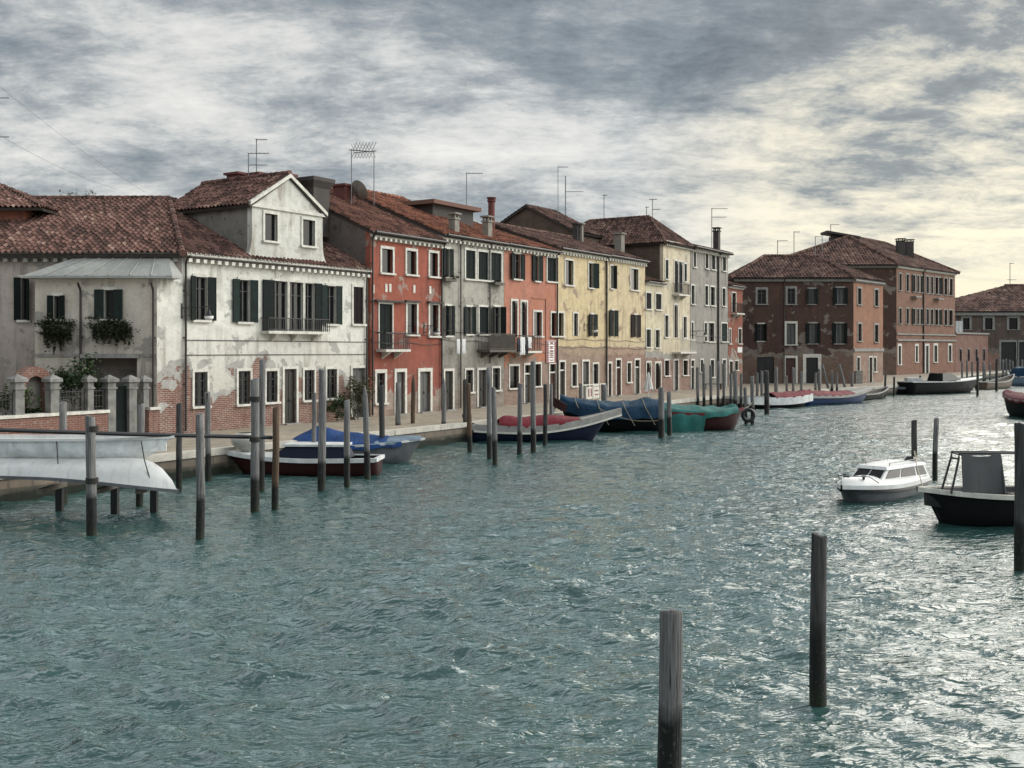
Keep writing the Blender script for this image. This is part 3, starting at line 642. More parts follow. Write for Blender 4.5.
F.pipe(F.loc(459.5,300).x,.1,F.H-.4,r=.04,top=True); F.pipe(F.loc(488.7,300).x,2.7,F.H-.4,r=.04,top=True)
chim_px(gr,F.root,450,458,213,237,62.5,'chim_grey','gap'); chim_px(gr,F.root,483.5,491,216,240,66,'chim_grey','gap')
chim_px(gr,F.root,488,495,197.5,218,74,'chim_red','round')
GREY=F
# ================================================================ 4  salmon house
F=row_house('salmon_house','salmon pink plastered house with a pair of round arched windows and brick ground floor',504.2,557,243.5,'p_pink','t_orange',8.0,2.7,seed=31)
F.win(509.5,524,254,279,'open',frac=.45,sill=True); F.win(531.5,542,256,281,'open',frac=.35); F.win(547,556,258,281.5,'closed')
F.win(511.5,517,301,337,'glass',arch=True,fw=.12,sill=False,pane='glass'); F.win(521,526.5,302,337,'glass',arch=True,fw=.12,sill=False,pane='glass')
F.win(533.5,541.5,312,336,'dark'); F.win(551,556.4,313,336,'dark')
F.win(509.5,518.5,366,388,'dark'); F.door(524.5,530,365,mat='door_grey',transom=True); F.win(534.5,540.5,364,386,'dark'); F.door(549.5,555.5,364,mat='door_red',transom=True)
pr=finish_row(F); b0=F.loc(511,351); b1=F.loc(531,351); F.balcony(b0.x,b1.x,b0.z,.85,1.0)
b=MB(); p=F.rect(531.5,546,297.5,309)
b.box(p[0],p[1],-.05,-.003,p[3]-.08,p[3]); b.box(p[1]-.1,p[1],-.05,-.003,p[2]-2,p[3]-.081); F.part(b,'moulding',M['p_pink'])
F.pipe(F.Wd-.1,.1,F.H-.4,top=True)
PINK=F
# ================================================================ 5, 6  two yellow houses
F=row_house('yellow_house','left one of two pale yellow houses, the one with the railing panel before its door',557.2,606,247.5,'p_yel','t_brown',5.5,1.9,seed=41)
F.win(565,573,260.5,285,'dark'); F.win(588.5,596,263.5,288,'right',frac=.5)
F.win(558.2,563.2,313,336,'dark',sh='shutter'); F.win(573.5,577.5,313.5,336,'glass',sill=False); F.win(587.5,596.5,314.5,336,'open',frac=.3,sill=False)
F.door(559.5,564.5,362,mat='door',transom=True); F.win(571.8,576.5,364.5,386,'glass'); F.door(582.5,588.5,361.5,mat='door_grey'); F.win(593,598,364,384.5,'glass')
yr=finish_row(F); F.pipe(F.Wd-.06,.1,F.H-.4,r=.07,top=True)
YEL=F
F=row_house('yellow_house','right one of two pale yellow houses, next to the low house with dark arches',606.3,645,255,'p_yel2','t_brown',5.5,1.9,seed=43)
F.win(610.5,614.5,266,288.5,'right'); F.win(630.5,638,269,290,'dark')
F.win(608.5,617,310.5,336,'open',frac=.3,sill=False); F.win(630.5,640,315,337,'open',frac=.3,sill=False)
F.door(608,611,363.5); F.door(616,620.5,360,mat='door_red',transom=True); F.win(627,630.7,363,382,'glass'); F.door(634.8,639.2,360,mat='door_grey',transom=True)
y2r=finish_row(F)
chim_px(y2r,F.root,573.5,579,223,245,82,'chim_dark','slab'); chim_px(y2r,F.root,580,583,223,247,82,'chim_grey','slab'); chim_px(y2r,F.root,615.5,623.5,233,254,86,'chim_grey','slab')
YEL2=F
# ================================================================ 7  low house with arches
F=row_house('low_house','low buff house with two dark ground floor arches under the tall brown brick side wall',645.3,663,281,'p_low','t_brown',1.7,.55,seed=51,over=.25,den=False)
F.win(643.9+2,651,293,309,'closed',sh='shutter_brown'); F.win(655.5,661,294,309.5,'closed',sh='shutter_brown')
F.win(646,650.5,329.5,347,'glass',bars=True); F.win(655.3,659.3,330,347.5,'glass')
F.win(646.3,650.6,362.5,389,'dark',fr='stone',arch=True,sill=False); F.win(655,660.5,363,389,'dark',arch=True,sill=False)
finish_row(F); LOW=F
# ================================================================ 8  tall cream house with stone balcony (hip roof)
def hip_roof(F,W,H,D,rise,inset,seed,over=.4):
    m=MB(); o=over; xm=W/2; z=H-o*rise/(W/2)+.12; y0=inset; y1=D-inset; t=H+rise+.12
    a,b_,c,d=(-o,-o,z),(W+o,-o,z),(W+o,D+o,z),(-o,D+o,z); p,q=(xm,y0,t),(xm,y1,t)
    tile_slope(m,[a,b_,p],seed=seed); tile_slope(m,[d,a,p,q],seed=seed+1); tile_slope(m,[b_,c,q,p],seed=seed+2); tile_slope(m,[c,d,q],seed=seed+3)
    for s,e in ((a,p),(b_,p),(d,q),(c,q),(p,q)): ridge_tiles(m,s,e)
    return F.part(m,'roof',M[F.tm])
def plain_sides(F,D,names=('side_wall','side_wall')):
    W,H=F.Wd,F.H
    for k,(x,sg) in enumerate(((0.0,1),(W,-1))):
        b=MB(); b.box(x+.002*sg,x+.27*sg,.3,D,-.05,H); F.part(b,names[k],M[F.side[k]])
    b=MB(); b.box(.28,W-.28,D-.25,D,-.05,H); F.part(b,'back_wall',M[F.side[0]])
F=row_house('tall_cream_house','tall cream house with a stone balcony and a brown brick side wall',663.2,690,240,'p_cream','t_brown',5,2.3,seed=61,side_l='b_dark')
F.win(665.3,668,260,279,'closed'); F.win(674.3,678,261,292.5,'closed',arch=True,sill=False); F.win(678.6,682.2,262,292.5,'closed',arch=True,sill=False); F.win(684,686.5,264,281.5,'closed')
F.win(664.8,668,315.5,337,'glass'); F.win(674,677.5,305,337.5,'dark',arch=True,sill=False); F.win(683.2,686.3,317,337.5,'glass')
F.win(664.5,669,360.5,375.5,'dark'); F.door(673.8,678,360.5,mat='door_grey'); F.win(683,687.5,360.5,375,'dark')
F.wall(F.Wd,F.H,M['p_cream']); F.cornice(0,F.Wd,F.H-.02,'stone',True,out=.3); plain_sides(F,11)
hip_roof(F,F.Wd,F.H,11,2.3,2.6,61)
b0=F.loc(672,352); b1=F.loc(688,352); F.balcony(b0.x,b1.x,b0.z,.8,1.1,mat='stone',slab='stone',bars=.22)
b0=F.loc(672.5,294); b1=F.loc(684,294); F.balcony(b0.x,b1.x,b0.z,.6,.9)
CREAM=F
# ================================================================ 9  tall slate grey house
F=row_house('tall_grey_house','tall slate grey plastered house with a sooty black chimney at the end of the row',690.3,728,246,'p_gtall','t_brown',6.5,1.7,seed=71,over=.5)
for a in ((693.3,695.8,252,267),(705.3,708,252.5,268.5),(711,715,254,269.5),(722.3,725.7,255.5,271)): F.win(*a,'curtain',sill=True,pane='curtain')
for a in ((691.2,694.2,285.5,304),(704.8,707.8,286,305),(710.3,714.6,287,305.5),(722.2,725.2,288.5,306)): F.win(*a,'glass')
for a in ((691.2,693.2,322.5,340),(704.3,706.8,323,341),(708.6,714,323,341.5),(721.3,727,323.5,341.5)): F.win(*a,'closed' if a[0]>720 else 'glass')
F.door(690.9,694,360.5,mat='door',transom=True); F.win(700.3,703,360,372,'glass'); F.win(710.3,713.8,360,377,'glass'); F.door(722.3,725.5,360,mat='door_grey')
tr=finish_row(F); F.pipe(F.loc(717.5,300).x,.1,F.H-.5,r=.09,top=True)
chim_px(tr,F.root,713.8,719.6,227.5,250,98.2,'chim_dark','gap')
TALL=F
# ================================================================ 10  narrow brick red house
F=row_house('brick_house','narrow rusty brick house squeezed between the tall grey house and the hipped dark brick house',728.3,742.5,285,'b_narrow','t_brown',5,1.5,seed=81,over=.3,den=False)
F.win(731.8,735.6,293,312,'glass',sill=False); F.win(728.9,730.6,329,343.5,'glass'); F.win(738.4,741.2,329,343.5,'glass')
F.door(729.2,732.5,361.5); F.win(734.6,737.8,361,370,'glass')
finish_row(F); b0=F.loc(731,313); b1=F.loc(739,313); F.balcony(b0.x,b1.x,b0.z,.6,.95)
NARROW=F
for FF,z0,z1 in ((RED,4.0,3.9),(GREY,4.15,4.0),(PINK,3.5,3.4),(YEL,3.75,3.7),(YEL2,3.7,3.6),(TALL,4.2,4.1)):
    for dz in (0,.55):
        b=MB(); W_=FF.Wd; b.tube([(W_*i/10,-.05-.02*math.sin(i),z0+dz+(z1-z0)*i/10-.10*math.sin(math.pi*i/5)**2) for i in range(11)],.016,5); FF.part(b,'cable',M['pipe'])
# ================================================================ attic house behind the yellow ones, dormer behind grey
A=row_pt(575,6.0); g=thing('attic_house',(A.x,A.y,QZ),'dark brick house with a plain gable rising behind the roofs of the yellow houses','house','houses behind the row',RANG); F=Facade(g,A,RANG)
F.Wd=4.6; D=4.6; F.H=F.loc(575,231).z; r=2.4
F.wall(F.Wd,F.H,M['b_dark'])
for x,sg in ((0,1),(F.Wd,-1)):
    b=MB(); b.prism([(x+.002*sg,.3,0),(x+.002*sg,2*D,0),(x+.002*sg,2*D,F.H),(x+.002*sg,D,F.H+r),(x+.002*sg,.3,F.H+r*.3/D)],(sg*.25,0,0)); F.part(b,'gable_wall',M['b_dark'])
m=MB(); z=F.H-.3*r/D+.1
tile_slope(m,[(-.25,-.3,z),(F.Wd+.2,-.3,z),(F.Wd+.2,D,F.H+r+.1),(-.25,D,F.H+r+.1)],seed=91); tile_slope(m,[(-.25,D,F.H+r+.1),(F.Wd+.2,D,F.H+r+.1),(F.Wd+.2,2*D+.3,z),(-.25,2*D+.3,z)],seed=92)
F.part(m,'roof',M['t_brown'])
# flat roofed dormer on the grey house roof (its own small body belongs to that roof)
p=at(440,208,69); q=(Matrix.Translation(GREY.root.location)@Matrix.Rotation(RANG,4,'Z')).inverted()@p
b=MB(); b.box(q.x-2.4,q.x+2.1,q.y-1.2,q.y+1.2,q.z-1.6,q.z-.1); d=b.build('dormer',M['chim_dark'],gr)
b=MB(); b.box(q.x-2.8,q.x+2.5,q.y-1.6,q.y+1.6,q.z-.1,q.z+.16); b2=b.build('dormer_roof',M['t_brown'],GREY.root)
# red walled house behind the garden wing (far left)
g=thing('rust_house',(-40,48.9,QZ),'rust red house rising behind the tiled roof at the left edge','house','houses behind the row'); F=Facade(g,(-40,48.9),0); L=(26-HX)/FP*48.9+40; HH=CZ+137/FP*48.9-QZ
M['p_rust']=plaster('rust_plaster',(.26,.10,.065),(.10,.06,.05),stain=.7,seed=17)
F.wall(L,HH,M['p_rust']); b=MB(); b.box(L-.3,L-.003,.3,7.5,0,HH); b.box(0,L-.31,7.2,7.5,0,HH); F.part(b,'side_wall',M['p_rust'])
m=MB(); o=.45; hz=HH+.1; t=hz+1.75
tile_slope(m,[(-1,-o,hz),(L+.95,-o,hz),(L-3.2,3.7,t),(-1,3.7,t)],seed=95); tile_slope(m,[(L+.95,-o,hz),(L+.95,8,hz),(L-3.2,3.7,t)],seed=96); tile_slope(m,[(-1,3.7,t),(L-3.2,3.7,t),(L+.95,8,hz),(-1,8,hz)],seed=97)
F.part(m,'roof',M['t_old'])
M['p_shaded']=plaster('shaded_oxblood_plaster',(.088,.050,.039),(.04,.029,.025),brk=True,brick_top=2.9,warp=1.0,stain=.9,seed=21,under=(.2,.165,.14),c1=(.15,.085,.065),c2=(.11,.065,.05),mort=(.2,.17,.14),tint=(.060,.038,.032))  # camera-facing walls: shade put into the plaster colour
M['p_litside']=plaster('sunlit_orange_plaster',(.29,.15,.10),(.13,.08,.06),brk=True,brick_top=3.2,warp=.25,stain=.4,seed=22,under=(.30,.2,.15),c1=(.28,.17,.125),c2=(.22,.135,.1))  # right-facing side of the same house: sunlit tone put into the colour
M['b_far']=brick('orange_brick',(.24,.112,.072),(.16,.078,.055),(.24,.18,.14))
M['b_garden']=brick('warm_red_brick',(.22,.09,.062),(.15,.065,.048),(.27,.23,.2))
M['p_farR']=plaster('dark_umber_plaster',(.115,.085,.07),(.05,.04,.036),brk=True,brick_top=2.5,warp=1.5,stain=.8,seed=23,under=(.17,.14,.12))
# ---------------------------------------------------------------- dark hip roofed house
Y0=106.0; xl=(734-HX)/FP*Y0; P=Vector(((853.5-HX)/FP*Y0,Y0,0)); a2=math.atan((1390-HX)/FP); sd=Vector((math.sin(a2),math.cos(a2),0)); k=(883-HX)/FP; Ls=(k*P.y-P.x)/(sd.x-k*sd.y); Q=P+sd*Ls
g=thing('hip_roofed_house',(xl,Y0,QZ),'big oxblood house with a hipped tile roof, front coloured as shaded, orange side as sunlit','house','houses across the canal bend'); F=Facade(g,(xl,Y0),0.0); W=P.x-xl; H=CZ+68/FP*Y0-QZ
for a in ((757.5,766,289.5,304,'glass'),(787.5,795,288.5,304,'glass')): F.win(*a,fw=.2,fr='stone_grey')
F.win(805.5,818,289,304,'open',frac=.5,fw=.14,fr='stone_grey'); F.win(833,847.5,288,304,'open',frac=.5,pane='curtain',fw=.14,fr='stone_grey')
F.win(755,767,324,341,'open',frac=.5); F.win(786.5,795.5,323.5,344.5,'glass',pane='curtain',fw=.2); F.win(805.5,820,323.5,343.5,'open',frac=.5,pane='curtain',fw=.14,fr='stone_grey'); F.win(832,847,323.5,343.5,'open',frac=.5,pane='curtain',fw=.14,fr='stone_grey')
F.door(757,774,357,mat='black',fr=None); F.door(785.5,795.5,358,mat='door_red',fw=.22); F.door(806,818,357.5,mat='black',fw=.32)  # first panel: black colour stands in for the shade in an open bay
F.wall(W,H,M['p_shaded']); F.cornice(0,W,H-.02,'stone_grey',False,out=.3)
for u in (784,): F.pipe(F.loc(u,300).x,.1,H-.4,top=True)
F2=Facade(g,(P.x,P.y),math.atan2(sd.y,sd.x))
for a in ((857.5,861,288.5,304.5),(874.5,878,290,306),(857.8,861.3,324,341),(874.5,878,325,342)): F2.win(*a,'glass',fw=.18,fr='stone_grey')
F2.win(856.8,859.6,357.5,371.5,'glass'); F2.door(868.9,872,357.5); F2.win(873.6,876,357.5,371.5,'glass')
F2.wall(Ls,H,M['p_litside'],'lit_side_wall'); F2.cornice(0,Ls,H-.02,'stone_grey',False,out=.3)
b=MB(); z=F2.loc(862,350).z; b.box(0.02,Ls,-.12,-.003,z-.15,z+.15); F2.part(b,'string_course',M['stone_grey'])
b=MB(); b.box(.0,.3,.3,11,-.05,H); F.part(b,'side_wall',M['p_shaded'])
wl=lambda x,y,z: (x-xl,y-Y0,z)
z=H+.12; rz=H+2.75; o=.45
A_=(xl-o,Y0-o,z); B_=(P.x+.1,Y0-o,z); Cc=Q+Vector((.35,-.2,0)); Bk=Q+Vector((-5.5,5,0)); Ak=(xl-o,Y0+10.5,z)
r1=at(764,258,Y0+5); r2=at(817,257.3,Y0+5); r1.z=r2.z=rz+QZ
T=lambda p: wl(p[0],p[1],p[2])
m=MB(); R1=(r1.x,r1.y,rz); R2=(r2.x,r2.y,rz)
tile_slope(m,[T(A_),T(B_),T(R2),T(R1)],seed=101,p=.34,c=.5,nseg=5); Cw=(Cc.x,Cc.y,z); Bw=(Bk.x,Bk.y,z)
tile_slope(m,[T(B_),T(Cw),T(R2)],seed=102,p=.34,c=.5,nseg=5); tile_slope(m,[T(Ak),T(A_),T(R1)],seed=103,p=.4,c=.6,nseg=4); tile_slope(m,[T(Cw),T(Bw),T(R2)],seed=104,p=.4,c=.6,nseg=4)
tile_slope(m,[T(R1),T(R2),T(Ak)],seed=105,p=.5,c=.8,nseg=4)
for s,e in ((A_,R1),(B_,R2),(R1,R2)): ridge_tiles(m,T(s),T(e),.2)
m.build('roof',M['t_brown'],g)
# ---------------------------------------------------------------- far three storey brick house
Y1=139.0; P=Vector(((896.5-HX)/FP*Y1,Y1,0)); a3=math.atan((1486-HX)/FP); sd=Vector((math.sin(a3),math.cos(a3),0)); k=(955-HX)/FP; Ls=(k*P.y-P.x)/(sd.x-k*sd.y); Q=P+sd*Ls; H=CZ+81.2/FP*Y1-QZ; xl=(768-HX)/FP*Y1
g=thing('far_brick_house',(xl,Y1,QZ),'tall far orange brick house with a pair of square chimneys and narrow white framed windows','house','houses across the canal bend'); F=Facade(g,(xl,Y1),0.0)
F.wall(P.x-xl,H,M['p_shaded'],'end_wall'); F.cornice(0,P.x-xl,H-.02,'stone_grey',False,out=.3)  # end wall takes the shade-darkened plaster, unlike the sunlit brick side
F2=Facade(g,(P.x,P.y),math.atan2(sd.y,sd.x))
def vv(u,v): return v+(u-900)*.10
for row,(v0,v1) in enumerate(((274,290.5),(308.5,323.5))):
    f=.10 if row==0 else .035
    for u0,u1,st in ((899,901.4,'glass'),(906.2,908.6,'glass'),(911.6,915,'left'),(917,918.8,'glass'),(920.4,922.6,'glass'),(926,928.6,'curtain'),(930.6,933,'glass'),(935,938,'dark'),(938.8,941.8,'right'),(944.4,947,'dark'),(949,952.4,'dark')):
        d=(u0-900)*f; F2.win(u0,u1,v0+d,v1+d,'glass' if st=='curtain' else st,pane='curtain' if st=='curtain' else None,fw=.16,fr='stone_grey')
for u0,u1,v0,v1 in ((898.3,900.7,346,364.5),(915.6,917.6,346,362),(934,937,345.5,362),(948.4,951.2,345.5,361.5)): F2.win(u0,u1,v0,v1,'glass',pane='curtain' if u0<900 else None,fw=.28)
F2.door(925.5,928.3,346,mat='door_grey',fw=.3)
F2.wall(Ls,H,M['b_far'],'brick_wall'); F2.cornice(0,Ls,H-.02,'stone',False,out=.3)
b=MB(); z=F2.loc(897,340).z; b.box(0.02,Ls,-.2,-.003,z-.12,z+.12); b.box(0.02,Ls,-.15,-.003,z+.7,z+.9); F2.part(b,'string_course',M['stone_grey'])
F2.pipe(F2.loc(923,300).x,.1,H-.4,r=.1,top=True)
b=MB()
for u in (914,936.5): p=F2.loc(u,297 if u<930 else 299); b=MB(); b.box(p.x-1.0,p.x+1.0,-.7,-.003,p.z-.1,p.z+.1); F2.part(b,'balcony',M['stone_grey'])
z=H+.12; o=.6; rz=H+4.6
wl=lambda p: (p[0]-xl,p[1]-Y1,p[2])
A_=(xl-o,Y1-o,z); B_=(P.x+.15,Y1-o,z); Cw=(Q.x+.6,Q.y-.2,z); Dw=(Q.x-9,Q.y+9,z); r1=at(849,240,Y1+6.5); R1=(r1.x,r1.y,rz); r2=R1[0]+sd.x*12,R1[1]+sd.y*12,rz-.1; Ek=(xl-o,Y1+14,z); 
m=MB(); tile_slope(m,[wl(A_),wl(B_),wl(R1)],seed=111,p=.42,c=.6,nseg=5)
tile_slope(m,[wl(B_),wl(Cw),wl(r2),wl(R1)],seed=112,p=.42,c=.6,nseg=5); tile_slope(m,[wl(Cw),wl(Dw),wl(r2)],seed=113,p=.5,c=.8,nseg=4); tile_slope(m,[wl(Ek),wl(A_),wl(R1)],seed=114,p=.5,c=.8,nseg=4)
for s,e in ((A_,R1),(B_,R1),(R1,r2),(Cw,r2)): ridge_tiles(m,wl(s),wl(e),.25)
fr=m.build('roof',M['t_brown'],g)
def chw(u0,u1,v0,v1,Y,mat):
    a=at(u0,v1,Y); c=at(u1,v0,Y); chimney(fr,(a.x+c.x)/2-xl,Y-Y1,a.z-QZ-1,c.z-QZ,c.x-a.x,c.x-a.x,mat,'gap')
chw(897,904,238.5,259,149,'chim_dark'); chw(905.5,912.5,239.5,260,150.5,'chim_dark')
p=at(838,238,147); b=MB(); b.box(p.x-xl-1.0,p.x-xl+1.2,7,9,p.z-QZ-1.2,p.z-QZ+.2); b.add([(p.x-xl-2.0,6.4,p.z-QZ+.9),(p.x-xl+2.6,6.4,p.z-QZ+.1),(p.x-xl+2.6,9.6,p.z-QZ+.1),(p.x-xl-2.0,9.6,p.z-QZ+.9),(p.x-xl-2.0,6.4,p.z-QZ+.6),(p.x-xl+2.6,6.4,p.z-QZ-.2),(p.x-xl+2.6,9.6,p.z-QZ-.2),(p.x-xl-2.0,9.6,p.z-QZ+.6)],[(0,1,2,3),(7,6,5,4),(0,4,5,1),(1,5,6,2),(2,6,7,3),(3,7,4,0)])
b.build('dormer',M['chim_dark'],fr)
# ---------------------------------------------------------------- brick garden wall beyond, far right low house
W0=Q+sd*.1; k=(988-HX)/FP; Lw=(k*W0.y-W0.x)/(sd.x-k*sd.y); g=thing('brick_wall',(W0.x,W0.y,QZ),'old brick boundary wall with blind arches beyond the far orange brick house','wall',None,math.atan2(sd.y,sd.x)); F=Facade(g,W0,math.atan2(sd.y,sd.x)); hz=F.loc(960,334).z
for i in range(4):
    x=Lw*(.12+.24*i); F.win_m(x,x+.9,1.6,3.4,'dark',fr='stone_grey',sill=False,arch=True,pane='glass')
F.wall(Lw,hz,M['b_garden']); b=MB(); b.box(-.02,Lw+.1,-.2,.5,hz+.003,hz+.25); F.part(b,'coping',M['stone_grey'])
Y2=168.0; xl=(950-HX)/FP*Y2; H=CZ+35/FP*Y2-QZ; W=60
g=thing('low_dark_house',(xl,Y2,QZ),'long low umber house with square windows and a brown hipped roof at the right edge','house','houses across the canal bend'); F=Facade(g,(xl,Y2),0.0)
for u0,u1 in ((963,969.5),(985,992.5),(1009,1017.5),(1032,1040),(1056,1064)): F.win(u0,u1,318,329.5,'dark',fw=.35,fr='stone_grey')
for u0,u1 in ((1001,1016),(1019,1036)):
    F.door(u0,u1,342,mat='black',fr='stone_grey',fw=.3)  # black panels stand in for the shade inside the portico
F.wall(W,H,M['p_farR']); F.cornice(0,W,H-.02,'stone_grey',False,out=.4,h=.5)
z=H+.1; m=MB()
rl=at(996,285.5,Y2+9); rz=rl.z-QZ; xr=rl.x-xl
tile_slope(m,[(-.5,-.6,z),(W,-.6,z),(W,9,rz),(xr+1.5,9,rz)],seed=121,p=.5,c=.7,nseg=5)
tile_slope(m,[(-.5,-.6,z),(xr+1.5,9,rz),(-.5,9,z+1.2)],seed=122,p=.5,c=.7,nseg=5)
ridge_tiles(m,(xr+1.5,9,rz),(W,9,rz),.28)
F.part(m,'roof',M['t_brown'])
b=MB(); z2=F.loc(1000,337).z; b.box(xr+1,W,-1.4,-.003,z2-.35,z2); F.part(b,'canopy',M['chim_dark'])
# ---------------------------------------------------------------- quay, ground, water
S=lambda s,off: (C.x+RD.x*s+ROUT.x*off, C.y+RD.y*s+ROUT.y*off)
edge=[S(-52,6.6),S(45.5,6.6),S(46.5,9.8),S(63.5,9.8),(36.5,100.5),(48.5,119),(61,140),(77,163),(160,166)]
tail=[(400,166),(400,420),(-300,420),(-300,-6)]
def quay():
    b=MB(); top=[(x,y,QZ) for x,y in edge]+[(x,y,QZ) for x,y in tail]; b.poly(top)
    b.build('ground',M['paving']).__setitem__('kind','structure')
    w=MB(); k=MB()
    for (a,c) in zip(edge[:-1],edge[1:]):
        w.poly([(a[0],a[1],-2),(c[0],c[1],-2),(c[0],c[1],QZ-.18),(a[0],a[1],QZ-.18)])
        d=Vector((c[0]-a[0],c[1]-a[1],0)); n=Vector((d.y,-d.x,0)).normalized(); L=d.length; m=max(1,int(L/1.7)); rn=random.Random(int(L*100))
        for i in range(m):
            p=Vector((a[0],a[1],0))+d*(i/m); q=Vector((a[0],a[1],0))+d*((i+.988)/m); o=n*(.05+rn.uniform(-.012,.012)); h=QZ+.012+rn.uniform(0,.02); t=n*-.42
            pts=[p+o,q+o,q+t,p+t]; k.prism([(v.x,v.y,QZ-.2) for v in pts],(0,0,h-QZ+.2))
    tag(w.build('quay_wall',M['masonry']),kind='structure'); tag(k.build('quay_kerb',M['coping']),kind='structure')
quay()
def water():
    rows=[-60,-30,-12,-4,0,3,5,6.5]; y=7.5
    while y<230: rows.append(y); y*=1.0052 if y<90 else 1.009
    rows+= [260,320,420]; rows=np.array(rows)
    kk=np.concatenate([np.linspace(-2.2,-.62,14)[:-1],np.linspace(-.62,.62,620),np.linspace(.62,2.2,14)[1:]])
    wide=np.maximum(np.abs(rows),6.0)
    X=wide[:,None]*kk[None,:]; Yg=np.repeat(rows[:,None],len(kk),1)
    dsp=np.maximum(np.gradient(rows)[:,None],wide[:,None]*.002)
    Z=np.zeros_like(X); DX=np.zeros_like(X); DY=np.zeros_like(X); rs=np.random.RandomState(5)
    amp=.82+.42*np.sin(X*.11+Yg*.05+1)*np.sin(Yg*.083-X*.04)+.22*np.sin(X*.31-Yg*.23)
    N=130
    for i in range(N):
        lam=.28*(1.4/.28)**rs.rand() if i>12 else 1.4*(4.0/1.4)**rs.rand(); th=R(248)+rs.normal(0,.45); kx,ky=math.cos(th)*2*math.pi/lam,math.sin(th)*2*math.pi/lam
        a=(.0047 if i>12 else .0036)*lam; ph=rs.rand()*6.28
        fade=np.clip((lam/dsp-2.2)/2.0,0,1)
        p=kx*X+ky*Yg+ph; w=a*fade*(amp if i>12 else 1)
        Z+=w*np.cos(p); DX-=.65*w*math.cos(th)*np.sin(p); DY-=.65*w*math.sin(th)*np.sin(p)
    X=X+DX; Yg=Yg+DY; n,m=X.shape
    V=np.stack([X,Yg,Z],-1).reshape(-1,3); I=np.arange(n*m).reshape(n,m); Q=np.stack([I[:-1,:-1],I[:-1,1:],I[1:,1:],I[1:,:-1]],-1).reshape(-1,4)
    me=bpy.data.meshes.new('water'); me.vertices.add(len(V)); me.vertices.foreach_set('co',V.ravel()); me.loops.add(Q.size); me.loops.foreach_set('vertex_index',Q.ravel()); me.polygons.add(len(Q))
    me.polygons.foreach_set('loop_start',np.arange(len(Q))*4); me.polygons.foreach_set('loop_total',np.full(len(Q),4)); me.polygons.foreach_set('use_smooth',np.ones(len(Q),bool)); me.update(); me.validate()
    me.materials.append(M['water']); o=bpy.data.objects.new('water',me); COL.objects.link(o); tag(o,kind='structure')
water()
# ---------------------------------------------------------------- garden wall, piers, railings, gate, plants
GA=row_pt(-40); GL=(C-GA).length
gw=thing('garden_wall',(GA.x,GA.y,QZ),'low red brick garden wall with stone piers and iron railings','wall',None,RANG); F=Facade(gw,GA,RANG)
gx=lambda u: F.loc(u,400).x
ch=F.loc(60,412.5).z
b=MB(); b.box(0,gx(109),0,.35,-.05,ch-.12); b.box(gx(149),gx(160),0,.35,-.05,ch-.12); F.part(b,'base_wall',M['b_garden'])
b=MB(); b.box(0,gx(109),-.08,.43,ch-.118,ch); b.box(gx(149),gx(160),-.08,.43,ch-.118,ch); F.part(b,'coping',M['stone'])
for u,big in ((-20,1),(20,1),(55,1),(91.5,0),(112,2),(133,2),(147,0)):
    x=gx(u); w=.36 if big else .26; zt=F.loc(u,382).z; z0=-.05 if big==2 else ch+.003
    b=MB(); b.box(x-w/2,x+w/2,.17-w/2,.17+w/2,z0,zt); pier=F.part(b,'pier',M['pier'])
    c=MB(); e=w/2+.09; c.box(x-w/2-.04,x+w/2+.04,.13-w/2,.21+w/2,zt-.28,zt-.2); c.box(x-e,x+e,.17-e,.17+e,zt+.003,zt+.12); c.add([(x-e,.17-e,zt+.121),(x+e,.17-e,zt+.121),(x+e,.17+e,zt+.121),(x-e,.17+e,zt+.121),(x,.17,zt+.3)],[(0,1,4),(1,2,4),(2,3,4),(3,0,4)]); F.part(c,'cap',M['pier'],pier)
def rail(u0,u1):
    x0,x1=gx(u0)+.2,gx(u1)-.2; h=.85; b=MB()
    for z in (ch+.12,ch+h-.1,ch+h-.3): b.box(x0,x1,.155,.185,z,z+.03)
    n=int((x1-x0)/.12)
    for i in range(n+1): xx=x0+(x1-x0)*i/n; b.box(xx-.009,xx+.009,.16,.18,ch,ch+h)
    if x1-x0>1.2:
        xm=(x0+x1)/2
        for rr in (.13,.22): b.tube([(xm+rr*math.cos(a*.524),.15,ch+.38+rr*math.sin(a*.524)) for a in range(13)],.012,4)
    F.part(b,'railing',M['iron'])
for a in ((-20,20),(55,91.5),(91.5,112)): rail(*a)
b=MB(); x0,x1=gx(114.5),gx(130.5); b.box(x0,x1,.15,.19,.1,.75)
for i in range(9): xx=x0+(x1-x0)*(i+.5)/9; b.box(xx-.035,xx+.035,.16,.18,.751,ch+.85)
b.box(x0,x1,.14,.20,ch+.851,ch+.92); F.part(b,'gate',M['shutter'])
